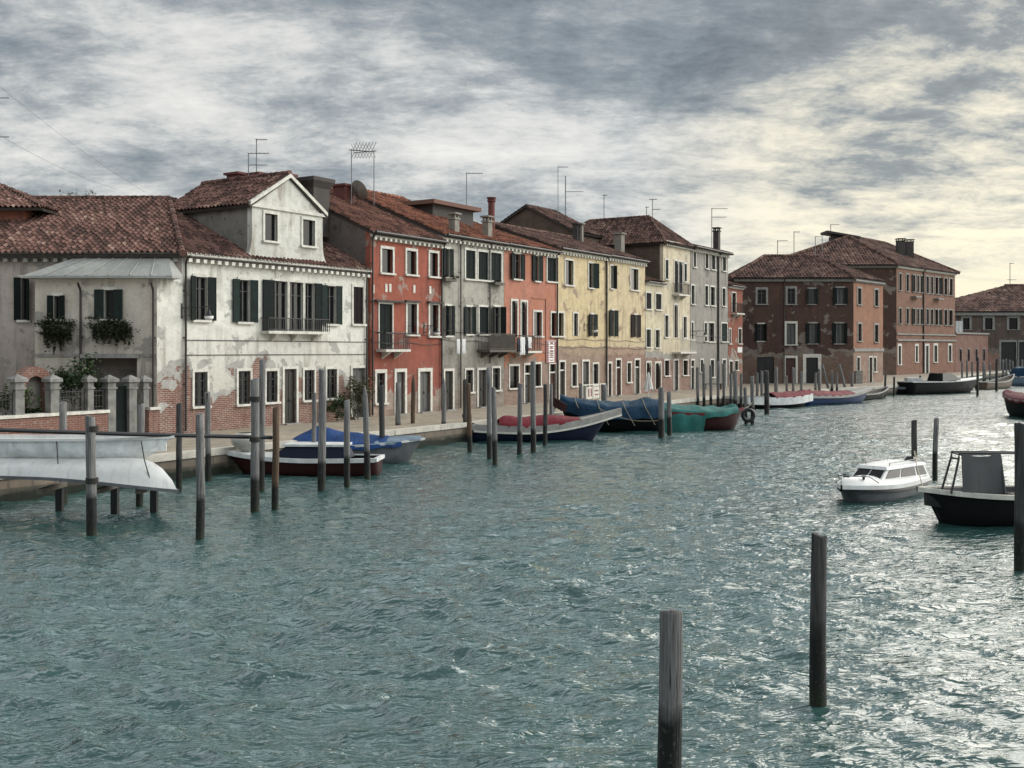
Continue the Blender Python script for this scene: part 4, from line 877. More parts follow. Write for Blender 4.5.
# small brick niche (well head) behind the railing
p=row_pt(36,1.2); g=thing('brick_niche',(p.x,p.y,QZ),'small arched brick niche between the two leftmost stone piers','niche',None,RANG); b=MB()
b.box(-.75,-.38,0,.5,0,2.2); b.box(.38,.75,0,.5,0,2.2)
n=10
for i in range(n):
    a0=math.pi*i/n; a1=math.pi*(i+.96)/n
    b.prism([(.38*math.cos(a0),0,2.2+.38*math.sin(a0)),(.75*math.cos(a0),0,2.2+.75*math.sin(a0)),(.75*math.cos(a1),0,2.2+.75*math.sin(a1)),(.38*math.cos(a1),0,2.2+.38*math.sin(a1))],(0,.5,0))
b.build('arch',M['b_garden'],g); b=MB(); b.box(-.379,.379,.3,.45,0,2.55); b.build('back_panel',M['p_cheek'],g)
def shrub(name,u,v0,Y,r,n,size,label,mat='leaf',cat='shrub',base=QZ,stem=True,group=None):
    p=at(u,v0,Y); rnd=random.Random(int(u*17)); g=thing(name,(p.x,p.y,base),label,cat,group); b=MB(); cz=max(p.z-base,r[2]*.9)
    leaf_cloud(b,(0,0,cz),r,n,size,rnd); b.build('foliage',M[mat],g)
    if stem:
        s=MB()
        for i in range(5): s.tube([(0,0,0),(rnd.uniform(-.1,.1),rnd.uniform(-.1,.1),cz*.6),(rnd.uniform(-.6,.6)*r[0],rnd.uniform(-.6,.6)*r[1],cz+r[2]*.4)],.02,5,.006)
        s.build('stem',M['wood_beam'],g)
    return g
GRP='shrubs in the walled garden'
def gshrub(u,v,off,r,n,label):
    p=row_pt(u,off); shrub('garden_shrub',u,v,p.y,r,n,.07,label,group=GRP)
gshrub(6,398,.9,(1.1,.5,.55),1300,'dark green shrub behind the railing left of the brick niche')
gshrub(73,378,.9,(1.1,.6,.85),2200,'tall bushy green shrub behind the railing right of the brick niche')
gshrub(98,390,.8,(.5,.4,.8),700,'narrow green shrub just left of the garden gate')
gshrub(36,412,.7,(.5,.3,.22),400,'low reddish plant at the foot of the arched brick niche')
p=row_pt(141,.6); shrub('potted_plant',142,398,p.y,(.22,.2,.45),240,.06,'spindly dark plant between the right garden gate pier and the downpipe','leaf_dry')
for u,v,r,n,lb in ((337,406,(.7,.4,.45),900,'low green bush at the foot of the white house'),(358,395,(.65,.4,.95),1500,'tall olive bush by the last door of the white house')):
    p=row_pt(u,-.6); shrub('street_bush',u,v,p.y,r,n,.07,lb,'leaf' if u<350 else 'leaf_dry',cat='bush',group='bushes before the white house')
def winbox(u0,u1,v0,v1,label,Y=43.7):
    a=at(u0,v0,Y); c=at(u1,v1,Y); w=c.x-a.x; g=thing('window_box',((a.x+c.x)/2,Y-.22,a.z-.28),label,'window box','ivy window boxes on the cream bay'); b=MB(); b.box(-w/2+.1,w/2-.1,-.14,.17,0,.2); b.build('planter',M['wood_beam'],g)
    l=MB(); rnd=random.Random(int(u0)); leaf_cloud(l,(0,-.08,.10),(w*.55,.30,.32),2600,.06,rnd)
    for i in range(22):
        x=-w/2+w*(i+rnd.random())/22; leaf_cloud(l,(x,-.04,-.3*rnd.random()),(.13,.14,.3+.35*rnd.random()),130,.055,rnd)
    l.build('foliage',M['ivy'],g)
winbox(47,73,323,344,'ivy filled window box under the smaller window of the cream bay'); winbox(96,133,323,340,'wider ivy filled window box under the larger window of the cream bay')
# roof weeds on the main roof ridge
for u,lb in ((66,'thin dry weed on the tiled ridge, left of its pair'),(86,'taller dry weed on the tiled ridge, right of its pair')):
    p=at(u,203,52.7); g=thing('roof_weed',(p.x,p.y,11.95),lb,'weed','weeds on the tiled ridge'); b=MB(); rnd=random.Random(u)
    for i in range(9): a=rnd.uniform(-.5,.5); b.tube([(a,0,0),(a*1.2,0,rnd.uniform(.2,.6)*(1.3 if u>70 else 1))],.008,4,.003)
    leaf_cloud(b,(0,0,.3),(.45,.2,.25),60,.05,rnd); b.build('stems',M['leaf_dry'],g)
# ---------------------------------------------------------------- TV antennas
def antenna(u,vt,vb,Y,label,arms=(),yagi=0,r=.022,cross=None):
    p=at(u,vb,Y); top=at(u,vt,Y).z-p.z; g=thing('tv_antenna',(p.x,p.y,p.z),label,'antenna','TV antennas on the roofs'); b=MB(); b.tube([(0,0,-.8),(0,0,top)],r*(.6+Y/90),6); b.build('mast',M['mast'],g)
    if arms:
        a=MB()
        for f,l0,l1 in arms:
            z=top*f; a.tube([(l0,0,z),(l1,0,z)],.016*(.6+Y/90),5)
            for i in range(6): x=l0+(l1-l0)*i/5; a.tube([(x,-.25,z+.02),(x,.25,z+.02)],.007*(.6+Y/90),4)
        a.build('boom',M['mast'],g)
    if yagi:
        a=MB(); sg=1 if yagi>0 else -1
        a.tube([(-.15*sg,0,top-.05),(1.25*sg,.2,top-.12)],.03,5)
        for i in range(7):
            x=(.1+.18*i)*sg
            a.tube([(x,.05*i*.3,top-.05),(x+.22*sg,.05*i*.3,top+.42)],.016,4); a.tube([(x,.05*i*.3,top-.1),(x+.2*sg,.05*i*.3,top-.5)],.016,4)
        a.build('yagi',M['mast'],g)
antenna(248.5,153,175,55,'shorter of the two masts behind the attic gable of the white house',((.98,0,1.05),(.45,0,.95)))
antenna(256.5,139,175,56,'taller of the two masts behind the attic gable of the white house',((.98,-.05,.55),))
antenna(351.5,149,190,60,'antenna mast with a big comb aerial rising from the red chimney',(),1)
antenna(374,150,197,63,'antenna mast with a comb aerial turned left, right of the red chimney',(),-1)
antenna(466.5,173,214,72,'antenna with one long arm above the grey house',((.99,0,1.1),))
antenna(558,166,236,88,'tallest thin mast, before the dark brick gable',((.985,0,.85),),0,.018)
antenna(565.5,176,211,96,'mast with a thick head and a side arm above the dark brick gable',((.55,0,1.6),),0,.03)
antenna(604,195,220,95,'lone antenna just left of the tall brown hipped roof',((.99,-.1,.3),))
antenna(646.5,207,220,97,'left antenna of the close pair on the tall cream house',((.98,-.1,.2),))
antenna(652.5,199,220,97,'right antenna of the close pair on the tall cream house',((.98,-.3,.4),(.5,0,.7)))
antenna(711.8,208,246,101,'antenna with two long arms beside the sooty black chimney',((.98,0,1.5),(.76,0,1.4)))
antenna(777.6,240.5,258,112,'leftmost antenna on the hipped dark house',((.98,0,1.05),))
antenna(794,231.5,257,112,'tall antenna at the middle of the hipped dark house',((.98,0,.6),))
antenna(815.3,236.5,250,135,'left antenna of the pair before the far house roof',((.98,0,.7),))
antenna(822.2,235,248,137,'right antenna of the pair before the far house roof',((.98,0,.9),))
antenna(830.7,224.5,234,147,'small antenna on the dormer of the far brick house',((.98,0,1.2),))
antenna(1010,263,287,177,'antenna above the low umber house at the right edge',((.98,0,.6),(.3,-.4,1.0)))
g=thing('tv_antenna',(-24.2,46,12.3),'aerial whose two bars poke in at the left edge of the sky','antenna','TV antennas on the roofs'); b=MB(); b.tube([(0,0,-1.5),(0,0,3.6)],.03,6); b.build('mast',M['mast'],g); b=MB()
for v in (98,137): z=at(0,v,46).z-12.3; b.tube([(-.4,0,z),(at(9,v,46).x+24.2,0,z)],.022,5)
b.build('boom',M['mast'],g)
p=at(358,191,61); g=thing('satellite_dish',(p.x,p.y,p.z),'grey satellite dish tilted on the red chimney of the red house','satellite dish'); b=MB(); n=16; vs=[];fs=[]
for j in range(5):
    rr=.62*j/4
    for k in range(n): vs.append((rr*math.cos(k*2*math.pi/n),rr*math.sin(k*2*math.pi/n),.35*rr*rr))
fs=[(j*n+k,j*n+(k+1)%n,(j+1)*n+(k+1)%n,(j+1)*n+k) for j in range(4) for k in range(n)]
b.add(vs,fs); i0=len(b.v); b.add([(x,y,z-.03) for x,y,z in vs],[f[::-1] for f in fs]); b.xf(Matrix.Rotation(R(-55),4,'X')@Matrix.Rotation(R(35),4,'Y')); b.build('dish',M['chim_grey'],g); b=MB(); b.tube([(0,0,0),(-.25,.1,-.1),(-.3,.1,-.9)],.03,6); b.build('bracket',M['mast'],g)
# thin overhead wires at upper left
for (u0,v0,Y0_,u1,v1,Y1_),lb in (((-30,62,38,145,192,56),'upper thin wire slanting over the tiled roof at left'),((-30,118,38,118,190,55),'lower thin wire slanting over the tiled roof at left')):
    p=at(u0,v0,Y0_); q=at(u1,v1,Y1_); g=MB(); pts=[p+(q-p)*(i/12)-Vector((0,0,.25*math.sin(math.pi*i/12))) for i in range(13)]; g.tube([x-p for x in pts],.006,4); o=g.build('overhead_wire',M['mast']); o.location=p; tag(o,lb,'wire','overhead wires')
# ---------------------------------------------------------------- lamps, signs, laundry
def wall_lamp(Fh,u,v,L,label):
    x=Fh.loc(u,v).x; z=Fh.loc(u,v).z; w=Fh.W@Vector((x,0,z)); g=thing('wall_lamp',w,label,'lamp','lamps on wall brackets',Fh.ang); b=MB()
    b.box(-.04,.04,-.03,-.003,-.45,.2); b.tube([(0,-.03,0),(0,-L,.02)],.022,6); b.tube([(0,-.03,-.4),(0,-L*.35,-.3),(0,-L*.55,0)],.016,6)
    pts=[(0,-.3-.16*math.cos(a*.45)*(1-a*.05),-.14+.12*math.sin(a*.45)*(1-a*.05)) for a in range(15)]; b.tube(pts,.012,5); b.build('bracket',M['iron'],g)
    h=MB(); h.tube([(0,-L,.02),(0,-L,-.12)],.012,6); h.lathe([(.03,-.12),(.06,-.16),(.09,-.3),(.22,-.36)],12,(0,-L,0)); h.build('lamp_hood',M['iron'],g); h=MB(); h.lathe([(.20,-.361),(.17,-.48),(.05,-.55)],12,(0,-L,0)); h.build('globe',M['white_paint'],g,None,True)
class _F: pass
WF=Facade(wr,C,RANG)
wall_lamp(WF,181.5,308,1.7,'bracket lamp with a long arm at the corner of the white house')
wall_lamp(RED,424,326,.9,'bracket lamp on the red house')
wall_lamp(YEL,584,325,.9,'bracket lamp on the left yellow house')
wall_lamp(TALL,690.8,331,1.3,'bracket lamp with a long arm on the tall slate grey house')
x=PINK.loc(544.5,350).x; q0=PINK.rect(545.3,556.2,340.5,363); w=PINK.W@Vector((q0[0],0,q0[2])); g=thing('vertical_sign',w,'tall white sign board with a worn red border beside the downpipe of the salmon house','sign',None,RANG)
W_=q0[1]-q0[0]; H_=q0[3]-q0[2]; b=MB(); b.box(0,W_,-.06,-.004,0,H_); M['sign_red']=paint('faded_sign_red',(.22,.09,.085),.6,.3,4); b.build('board',M['sign_red'],g)
b=MB(); rnd=random.Random(4); b.box(.1*W_,.9*W_,-.068,-.061,H_*.965,H_*.99); n=9
for i in range(n):
    za=H_*(.05+.9*i/n); b.box(W_*.22,W_*.36,-.068,-.061,za,za+H_*.07); b.box(W_*.62,W_*.75,-.068,-.061,za,za+H_*.07); b.box(W_*.361,W_*.619,-.068,-.061,za+H_*rnd.choice((0,.025,.05)),za+H_*.02+H_*rnd.choice((0,.025,.05)))
b.build('lettering',M['white_paint'],g)
q0=NARROW.rect(737.2,741.8,347,352.5); w=NARROW.W@Vector((q0[0],0,q0[2])); g=thing('wall_sign',w,'small blank white plate on the narrow rusty brick house','sign',None,RANG); b=MB(); b.box(0,q0[1]-q0[0],-.05,-.004,0,q0[3]-q0[2]); b.build('plate',M['white_paint'],g)
def cloth(name,label,pt,w,h,mat,cat,ang=RANG,group=None,seed=0):
    rnd=random.Random(seed); b=MB(); nx,nz=10,8; vs=[]; ph=rnd.random()*6
    for sgn in (0,.012):
        for j in range(nz+1):
            for i in range(nx+1): vs.append((w*i/nx,sgn+.05*math.sin(i*1.3+ph)*(j/nz)+.02*math.sin(i*2.7+j),-h*j/nz-(.03*h*math.sin(i*.9+ph) if j==nz else 0)))
    N=(nx+1)*(nz+1); fs=[(j*(nx+1)+i,j*(nx+1)+i+1,(j+1)*(nx+1)+i+1,(j+1)*(nx+1)+i) for j in range(nz) for i in range(nx)]
    b.add(vs,fs+[tuple(x+N for x in f[::-1]) for f in fs]); o=b.build(name,mat,None,None,True); o.location=pt; o.rotation_euler=(0,0,ang); tag(o,label,cat,group)
for i,(u,v,w,h,m,lb) in enumerate(((517.5,338,.35,.85,'cloth_dark','black cloth hung left of the white sheets on the iron balcony'),(521,337,.55,1.1,'cloth_white','white sheet hung on the iron balcony of the salmon house'),(526,337.5,.3,1.0,'cloth_dark','narrow dark cloth between white laundry on the iron balcony'),(528.5,337,.45,.7,'cloth_white','small white towel hung at the right end of the iron balcony'))):
    z=PINK.loc(u,v,-.9); cloth('laundry',lb,PINK.W@Vector((z.x,-.87,z.z)),w,h,M[m],'laundry',group='laundry on the balconies',seed=i)
for i,(u,v,w,h,lb) in enumerate(((457,339,.32,.85,'left of two white towels on the line across the grey house'),(462.3,339,.35,.85,'right of two white towels on the line across the grey house'))):
    z=GREY.loc(u,v,-.6); cloth('laundry',lb,GREY.W@Vector((z.x,-.6,z.z)),w,h,M['cloth_white'],'laundry',group='laundry on the balconies',seed=i+9)
p=GREY.W@Vector((GREY.loc(446,337,-.6).x,-.6,GREY.loc(446,338,-.6).z)); q=GREY.W@Vector((GREY.loc(479,334,-.6).x,-.6,GREY.loc(479,334,-.6).z)); b=MB(); b.tube([(0,0,0),(q-p)*.5-Vector((0,0,.06)),q-p],.012,5); o=b.build('washing_line',M['mast']); o.location=p; tag(o,'washing line across the first floor of the grey house','washing line')
cloth('laundry','white cloth hung at the corner of the far brick house',at(955.5,321,158),1.1,1.9,M['cloth_white'],'laundry',0.0,'laundry on the balconies',33)
for i,(u,v,h_,lb) in enumerate(((446.5,277,2.0,'flower box under the left top window of the grey house'),(495.5,281,1.6,'flower box under the right top window of the grey house'))):
    z=GREY.loc(u,v); w=GREY.W@Vector((z.x,-.22,z.z-.26)); g=thing('flower_box',w,lb,'flower box','flower boxes on the grey house',RANG); b=MB(); b.box(-.55,.55,-.13,.13,0,.18); b.build('planter',M['wood_beam'],g); l=MB(); leaf_cloud(l,(0,0,.22),(.55,.16,.16),260,.05,random.Random(i)); b=l.build('foliage',M['ivy'],g)
# ---------------------------------------------------------------- things on the quay
def quay_at(u,v): return on_level(u,v,QZ)
p=row_pt(593,-3.2); g=thing('railing_panel',(p.x,p.y,QZ),'white metal railing panel standing on the quay before the left yellow house','railing',None,RANG); z0=.15; z1=CZ-(384.5-HY)/FP*p.y-QZ; w=1.75; b=MB()
for z in (z0,z1): b.box(-w,w,-.03,.03,z-.035,z+.035)
for x in (-w,-.55*w,.0,.55*w,w): b.box(x-.03,x+.03,-.03,.03,0,z1-.036)
b.build('frame',M['stone'],g); b=MB()
for xa,xb in ((-.5*w,-.04*w),(.05*w,.5*w)): b.box(xa,xb,-.012,.012,z0+.15,z1-.15)
b.build('panel',M['stone'],g); b=MB()
for xa in (-.42*w,-.2*w): b.box(xa,xa+.12*w,-.02,-.0125,z0+.3,z1-.25)
for zz in (.35,.6): b.box(.12*w,.42*w,-.02,-.0125,z0+zz,z0+zz+.1)
b.build('lettering',M['sign_red'],g)
p=row_pt(648.5,-3.4); g=thing('folded_parasol',(p.x,p.y,QZ),'folded white parasol on the quay before the low house with arches','parasol'); zt=CZ-(372-HY)/FP*p.y-QZ; b=MB(); b.tube([(0,0,0),(0,0,zt)],.03,8); b.build('pole',M['white_paint'],g); b=MB(); n=18; vs=[]
for j,(rr,z) in enumerate(((.05,zt-.05),(.10,zt-.35),(.2,zt-.75),(.28,zt-1.05),(.33,zt-1.3))):
    for k in range(n): a=2*math.pi*k/n; q=rr*(1+.35*math.cos(a*6+j*.3)); vs.append((q*math.cos(a),q*math.sin(a),z-.12*math.cos(a*3)*(j/4)))
b.add(vs,[(j*n+k,j*n+(k+1)%n,(j+1)*n+(k+1)%n,(j+1)*n+k) for j in range(4) for k in range(n)]); b.build('canopy',M['cloth_white'],g); b=MB(); b.lathe([(.32,0),(.32,.08),(.06,.12)],14); b.build('base',M['stone_grey'],g)
# small upturned dinghy / planter like boxes near the row end
for u,v,w,h,mat,lb in ((475,403.5,.5,.75,'stone','pale stone planter on the quay by the door of the grey house'),(713,389.5,1.6,.55,'wood_beam','low wooden bench on the quay before the tall slate grey house'),(858,383.5,.7,1.2,'stone_grey','stone bollard pair end block by the corner of the hipped house')):
    p=quay_at(u,v)
    if mat=='wood_beam':
        g=thing('bench',p,lb,'bench'); b=MB(); b.box(-w/2,w/2,-.25,.25,.45,.52); b.build('seat',M[mat],g)
        for x in (-w/2+.12,w/2-.12): b=MB(); b.box(x-.05,x+.05,-.2,.2,0,.449); b.build('leg',M[mat],g)
    else:
        g=thing('planter' if u<500 else 'stone_block',p,lb if u<500 else 'square stone pillar on the quay at the corner of the hipped dark house','planter' if u<500 else 'pillar'); b=MB(); b.box(-w/2,w/2,-w/2,w/2,0,h); b.box(-w/2-.04,w/2+.04,-w/2-.04,w/2+.04,h+.002,h+.1); b.build('body',M[mat],g)
        if u<500: l=MB(); leaf_cloud(l,(0,0,h+.25),(.3,.3,.25),200,.05,random.Random(3)); l.build('foliage',M['ivy'],g)
# ---------------------------------------------------------------- mooring poles
def pole_mesh(name,L,r,mat,seed,top='flat',n=16):
    rnd=random.Random(seed); b=MB(); vs=[]; m=14; fs=[]; ox=oy=0; zs=[-2.2+(L+2.2)*i/m for i in range(m+1)]
    for i,z in enumerate(zs):
        ox+=rnd.uniform(-.012,.012); oy+=rnd.uniform(-.012,.012); rr=r*(1.06-.14*i/m)
        for k in range(n): a=2*math.pi*k/n; q=rr*(1+.09*mnoise.noise(Vector((math.cos(a)*1.3,math.sin(a)*1.3,z*.7+seed)))+.05*mnoise.noise(Vector((math.cos(a)*5,math.sin(a)*5,z*.5+seed)))); vs.append((ox*(z/L if z>0 else 0)+q*math.cos(a),oy*(z/L if z>0 else 0)+q*math.sin(a),z))
    for q,dz in (((.97,.018),(.97,.018),(.3,.022)) if top=='flat' else ((.72,.16),(.25,.42),(.25,.42))):
        for k in range(n): a=2*math.pi*k/n; vs.append((ox+r*.92*q*math.cos(a),oy+r*.92*q*math.sin(a),L+dz+.03*math.cos(a+seed)))
    N=m+4
    for i in range(N-1):
        for k in range(n): fs.append((i*n+k,i*n+(k+1)%n,(i+1)*n+(k+1)%n,(i+1)*n+k))
    fs.append(tuple(range((N-1)*n,N*n))); b.add(vs,fs); return b
def pole(u,vt,vb,wpx,label,mat='pole',top='flat',lean=0.0,group='mooring poles in the canal',rope=None,ring=False):
    p=on_level(u,vb,0.0); L=max(.5,CZ-(vt-HY)/FP*p.y); r=max(.07,min(.19,wpx/FP*p.y/2))
    b=pole_mesh('mooring_pole',L-(.0 if top=='flat' else .35),r,M[mat],int(u*10),top,20 if p.y<28 else 12)
    simple=rope is None
    if simple:
        o=b.build('mooring_pole',M[mat],None,None,True); o.location=p; o.rotation_euler=(random.uniform(-.014,.014),random.uniform(-.016,.016),random.uniform(0,6)) if not lean else (0,lean,0)
        return tag(o,label,'pole',group)
    g=thing('mooring_pole',p,label,'pole',group); b.build('shaft',M[mat],g,None,True)
    for z in rope:
        k=MB()
        for j in range(4): k.tube([((r+.014)*math.cos(a*.3927),(r+.014)*math.sin(a*.3927),z+j*.035) for a in range(17)],.018,6)
        k.build('rope',M['rope'],g)
    return g
pole(668,612,806,25,'nearest thick grey pole with a pale flat top at the bottom edge')
pole(818,537,705,17,'thick dark grey pole standing alone in open water left of the two moored boats','pole_dark')
pole(1020.5,425,570,12,'tall dark pole in front of the dark open boat at the right edge','pole_dark')
pole(914,421,487,6,'left of the two poles behind the white cabin boat','pole_dark'); pole(935,419,480,5.4,'right of the two poles behind the white cabin boat')
pole(92,417,536,10,'grey pole with a tarred rope collar in front of the white dinghies',rope=(2.56,1.3))
pole(200,415,538,8.6,'grey flat topped pole standing in the water right of the white dinghies')
pole(63.5,403,503,7.6,'pole behind the white dinghies with a notched top'); pole(139.5,405,506,7,'round topped pale pole behind the white dinghies before the garden gate')
pole(179,404,489,6,'dark pole with a pale band just right of the bow of the upturned dinghy','pole_dark'); pole(208.5,393,481,6,'slim pole behind the maroon boat bow, left of the twin poles')
pole(255,380,512,9,'thick pole with two rope collars, front one of the twin poles at the maroon boat',rope=(1.98,3.1)); pole(261.5,360,490,6.5,'tall pale pole close behind the thick roped pole')
pole(275,408,509,7,'brownish pole where the long black boom ends','pole_brown')
pole(313.5,394,472,5,'short slim pole touching the tall pole before the blue tarp peak'); pole(321.5,370,492,8,'tall green grey pole in front of the blue tarp peak')
pole(347,401,486,6.5,'grey pole in front of the slope of the blue tarp'); pole(367.5,388,478,6.2,'pointed pole before the last door of the white house',top='point'); pole(382.5,386,463,6,'two tone pole at the stern of the blue tarped boat','pole_dark')
pole(398.5,383,444,5.6,'grey pole before the middle door of the red house'); pole(412.5,376,442,4.6,'rusty brown pointed pole before the right door of the red house','pole_brown','point'); pole(443.5,380,443,5,'grey pointed pole at the corner of the red and grey houses',top='point')
pole(465,380,441,3.8,'dark upright pole of the crossed pair before the grey house','pole_dark'); pole(470,384,451,5,'bent brown pole of the crossed pair before the grey house','pole_brown',lean=-.02)
pole(489.5,368,459,5.2,'taller of the twin grey poles at the stern of the red covered boat'); pole(495,388,465,5.4,'shorter and nearer of the twin grey poles at the stern of the red covered boat')
pole(519.5,384,455,5.2,'left of three poles in front of the red covered boat'); pole(533.5,362,452,5.6,'tallest of three poles in front of the red covered boat'); pole(545,385,446,4.6,'right of three poles in front of the red covered boat','pole_dark'); pole(551,384,437,3.6,'thin pole behind the red boat cover beside the salmon house')
pole(580.5,384,423,4.2,'left of two poles against the dark blue tarp'); pole(604.5,385,424,6.2,'thicker right one of two poles against the dark blue tarp')
pole(661.5,388,438,6.2,'left of two poles between the blue and the green tarps'); pole(669.5,392,436,5,'right of two poles between the blue and the green tarps')
pole(767,371,414,5,'dark pole with a white cap left of the far red covered boat','pole_dark')
pole(752.5,377,424,4,'pole with a rope in front of the bow of the green tarped boat'); pole(746,388,424,3.6,'short pole with a hanging tyre beside the green tarped boat')
cl='one of the thin poles crowding the quay before the slate grey house'
for u,vt,vb,w in ((698,366,411,3),(704,362,411,3),(711,364,411,3),(718,360,411,3),(724,362,411,3),(731,372,412,3),(735.5,369,414,4.5),(741,372,412,3),(757,371,408,3),(762,369,408,3)):
    pole(u,vt+2,vb,w,cl,group='thin poles before the slate grey house')
for u,vt,vb,w,lb in ((776,367,406,4,'pole at the white stern of the far red covered boat'),(787,376,402,2.6,'shortest pole behind the far red cover'),(793,368,402,2.8,'pole before the red door of the hipped house'),(801.5,372,402,2.6,'pole just left of the black doorway of the hipped house'),(815.5,373,401,2.8,'left of two poles before the black doorway of the hipped house'),(819.5,369,403,3.2,'right of two poles before the black doorway of the hipped house'),(832,371,399,2.8,'pole between the two leaning poles'),(837,373,399,2.4,'slim pole by the right leaning pole'),(852,373,396,3,'pole at the corner of the hipped house')):
    pole(u,vt,vb,w,lb,group='poles before the hipped dark house')
pole(831,364,399,2.8,'left one of two poles leaning left before the hipped house',lean=-.24,group='poles before the hipped dark house'); pole(847.5,364,397,2.8,'right one of two poles leaning left before the hipped house',lean=-.24,group='poles before the hipped dark house')
far='one of the far poles crowding the quay before the brick boundary wall'
for u,vt,vb,w in ((962,361,387,2),(967,360,388,2),(972.5,362,388,2),(983.5,362,388,2),(990,363,387,1.8),(1003,360,383,2.2),(1006.5,359,383,1.8),(1009.5,360,383,1.8),(1013,361,382,1.8),(1017,359,382,1.8),(1022,360,382,1.8),(985,364,386,1.6)):
    pole(u,vt,vb,w,far,group='far poles by the boundary wall')
pole(977.5,357.5,396,2.6,'tall dark pole standing clear off the bow of the black speedboat','pole_dark'); pole(996.5,359,391,2.6,'tall dark pole by the far brown boat','pole_dark')
for u,vt,vb in ((885,375,397),(894,377,396),(920,376,394)): pole(u,vt,vb,2.2,'one of three dark posts at the long low black boat','pole_dark',group='posts by the black boats')
# ---------------------------------------------------------------- boats
def hull_pts(L,B,zs,zm,zb,draft,tr,rake,n=22,k=8,mid=.42,pw=2.3,flare=.0):
    st=[]
    for i in range(n+1):
        t=i/n; bt=(tr+(1-tr)*math.sin(math.pi/2*min(t/mid,1))) if t<mid else max(0.0,1-((t-mid)/(1-mid))**pw)
        sh=zm+(zs-zm)*max(0,1-t/mid)**1.6 if t<mid else zm+(zb-zm)*((t-mid)/(1-mid))**1.8
        kz=-draft+(draft+sh*.55)*max(0,(t-.82)/.18)**2.2
        sec=[]
        for j in range(k+1):
            f=j/k; y=B/2*bt*(min(1.0,(f/.4)**.55*.84) if f<.4 else .84+.16*((f-.4)/.6)**.8); z=kz+(sh-kz)*f
            x=-L/2+L*(t*(1-rake)+rake*t*(f**.8 if t>.5 else f**.8)) if True else 0
            x=-L/2+L*t-rake*L*(t**5)*(1-f)
            sec.append(Vector((x,y,z)))
        st.append(sec)
    return st
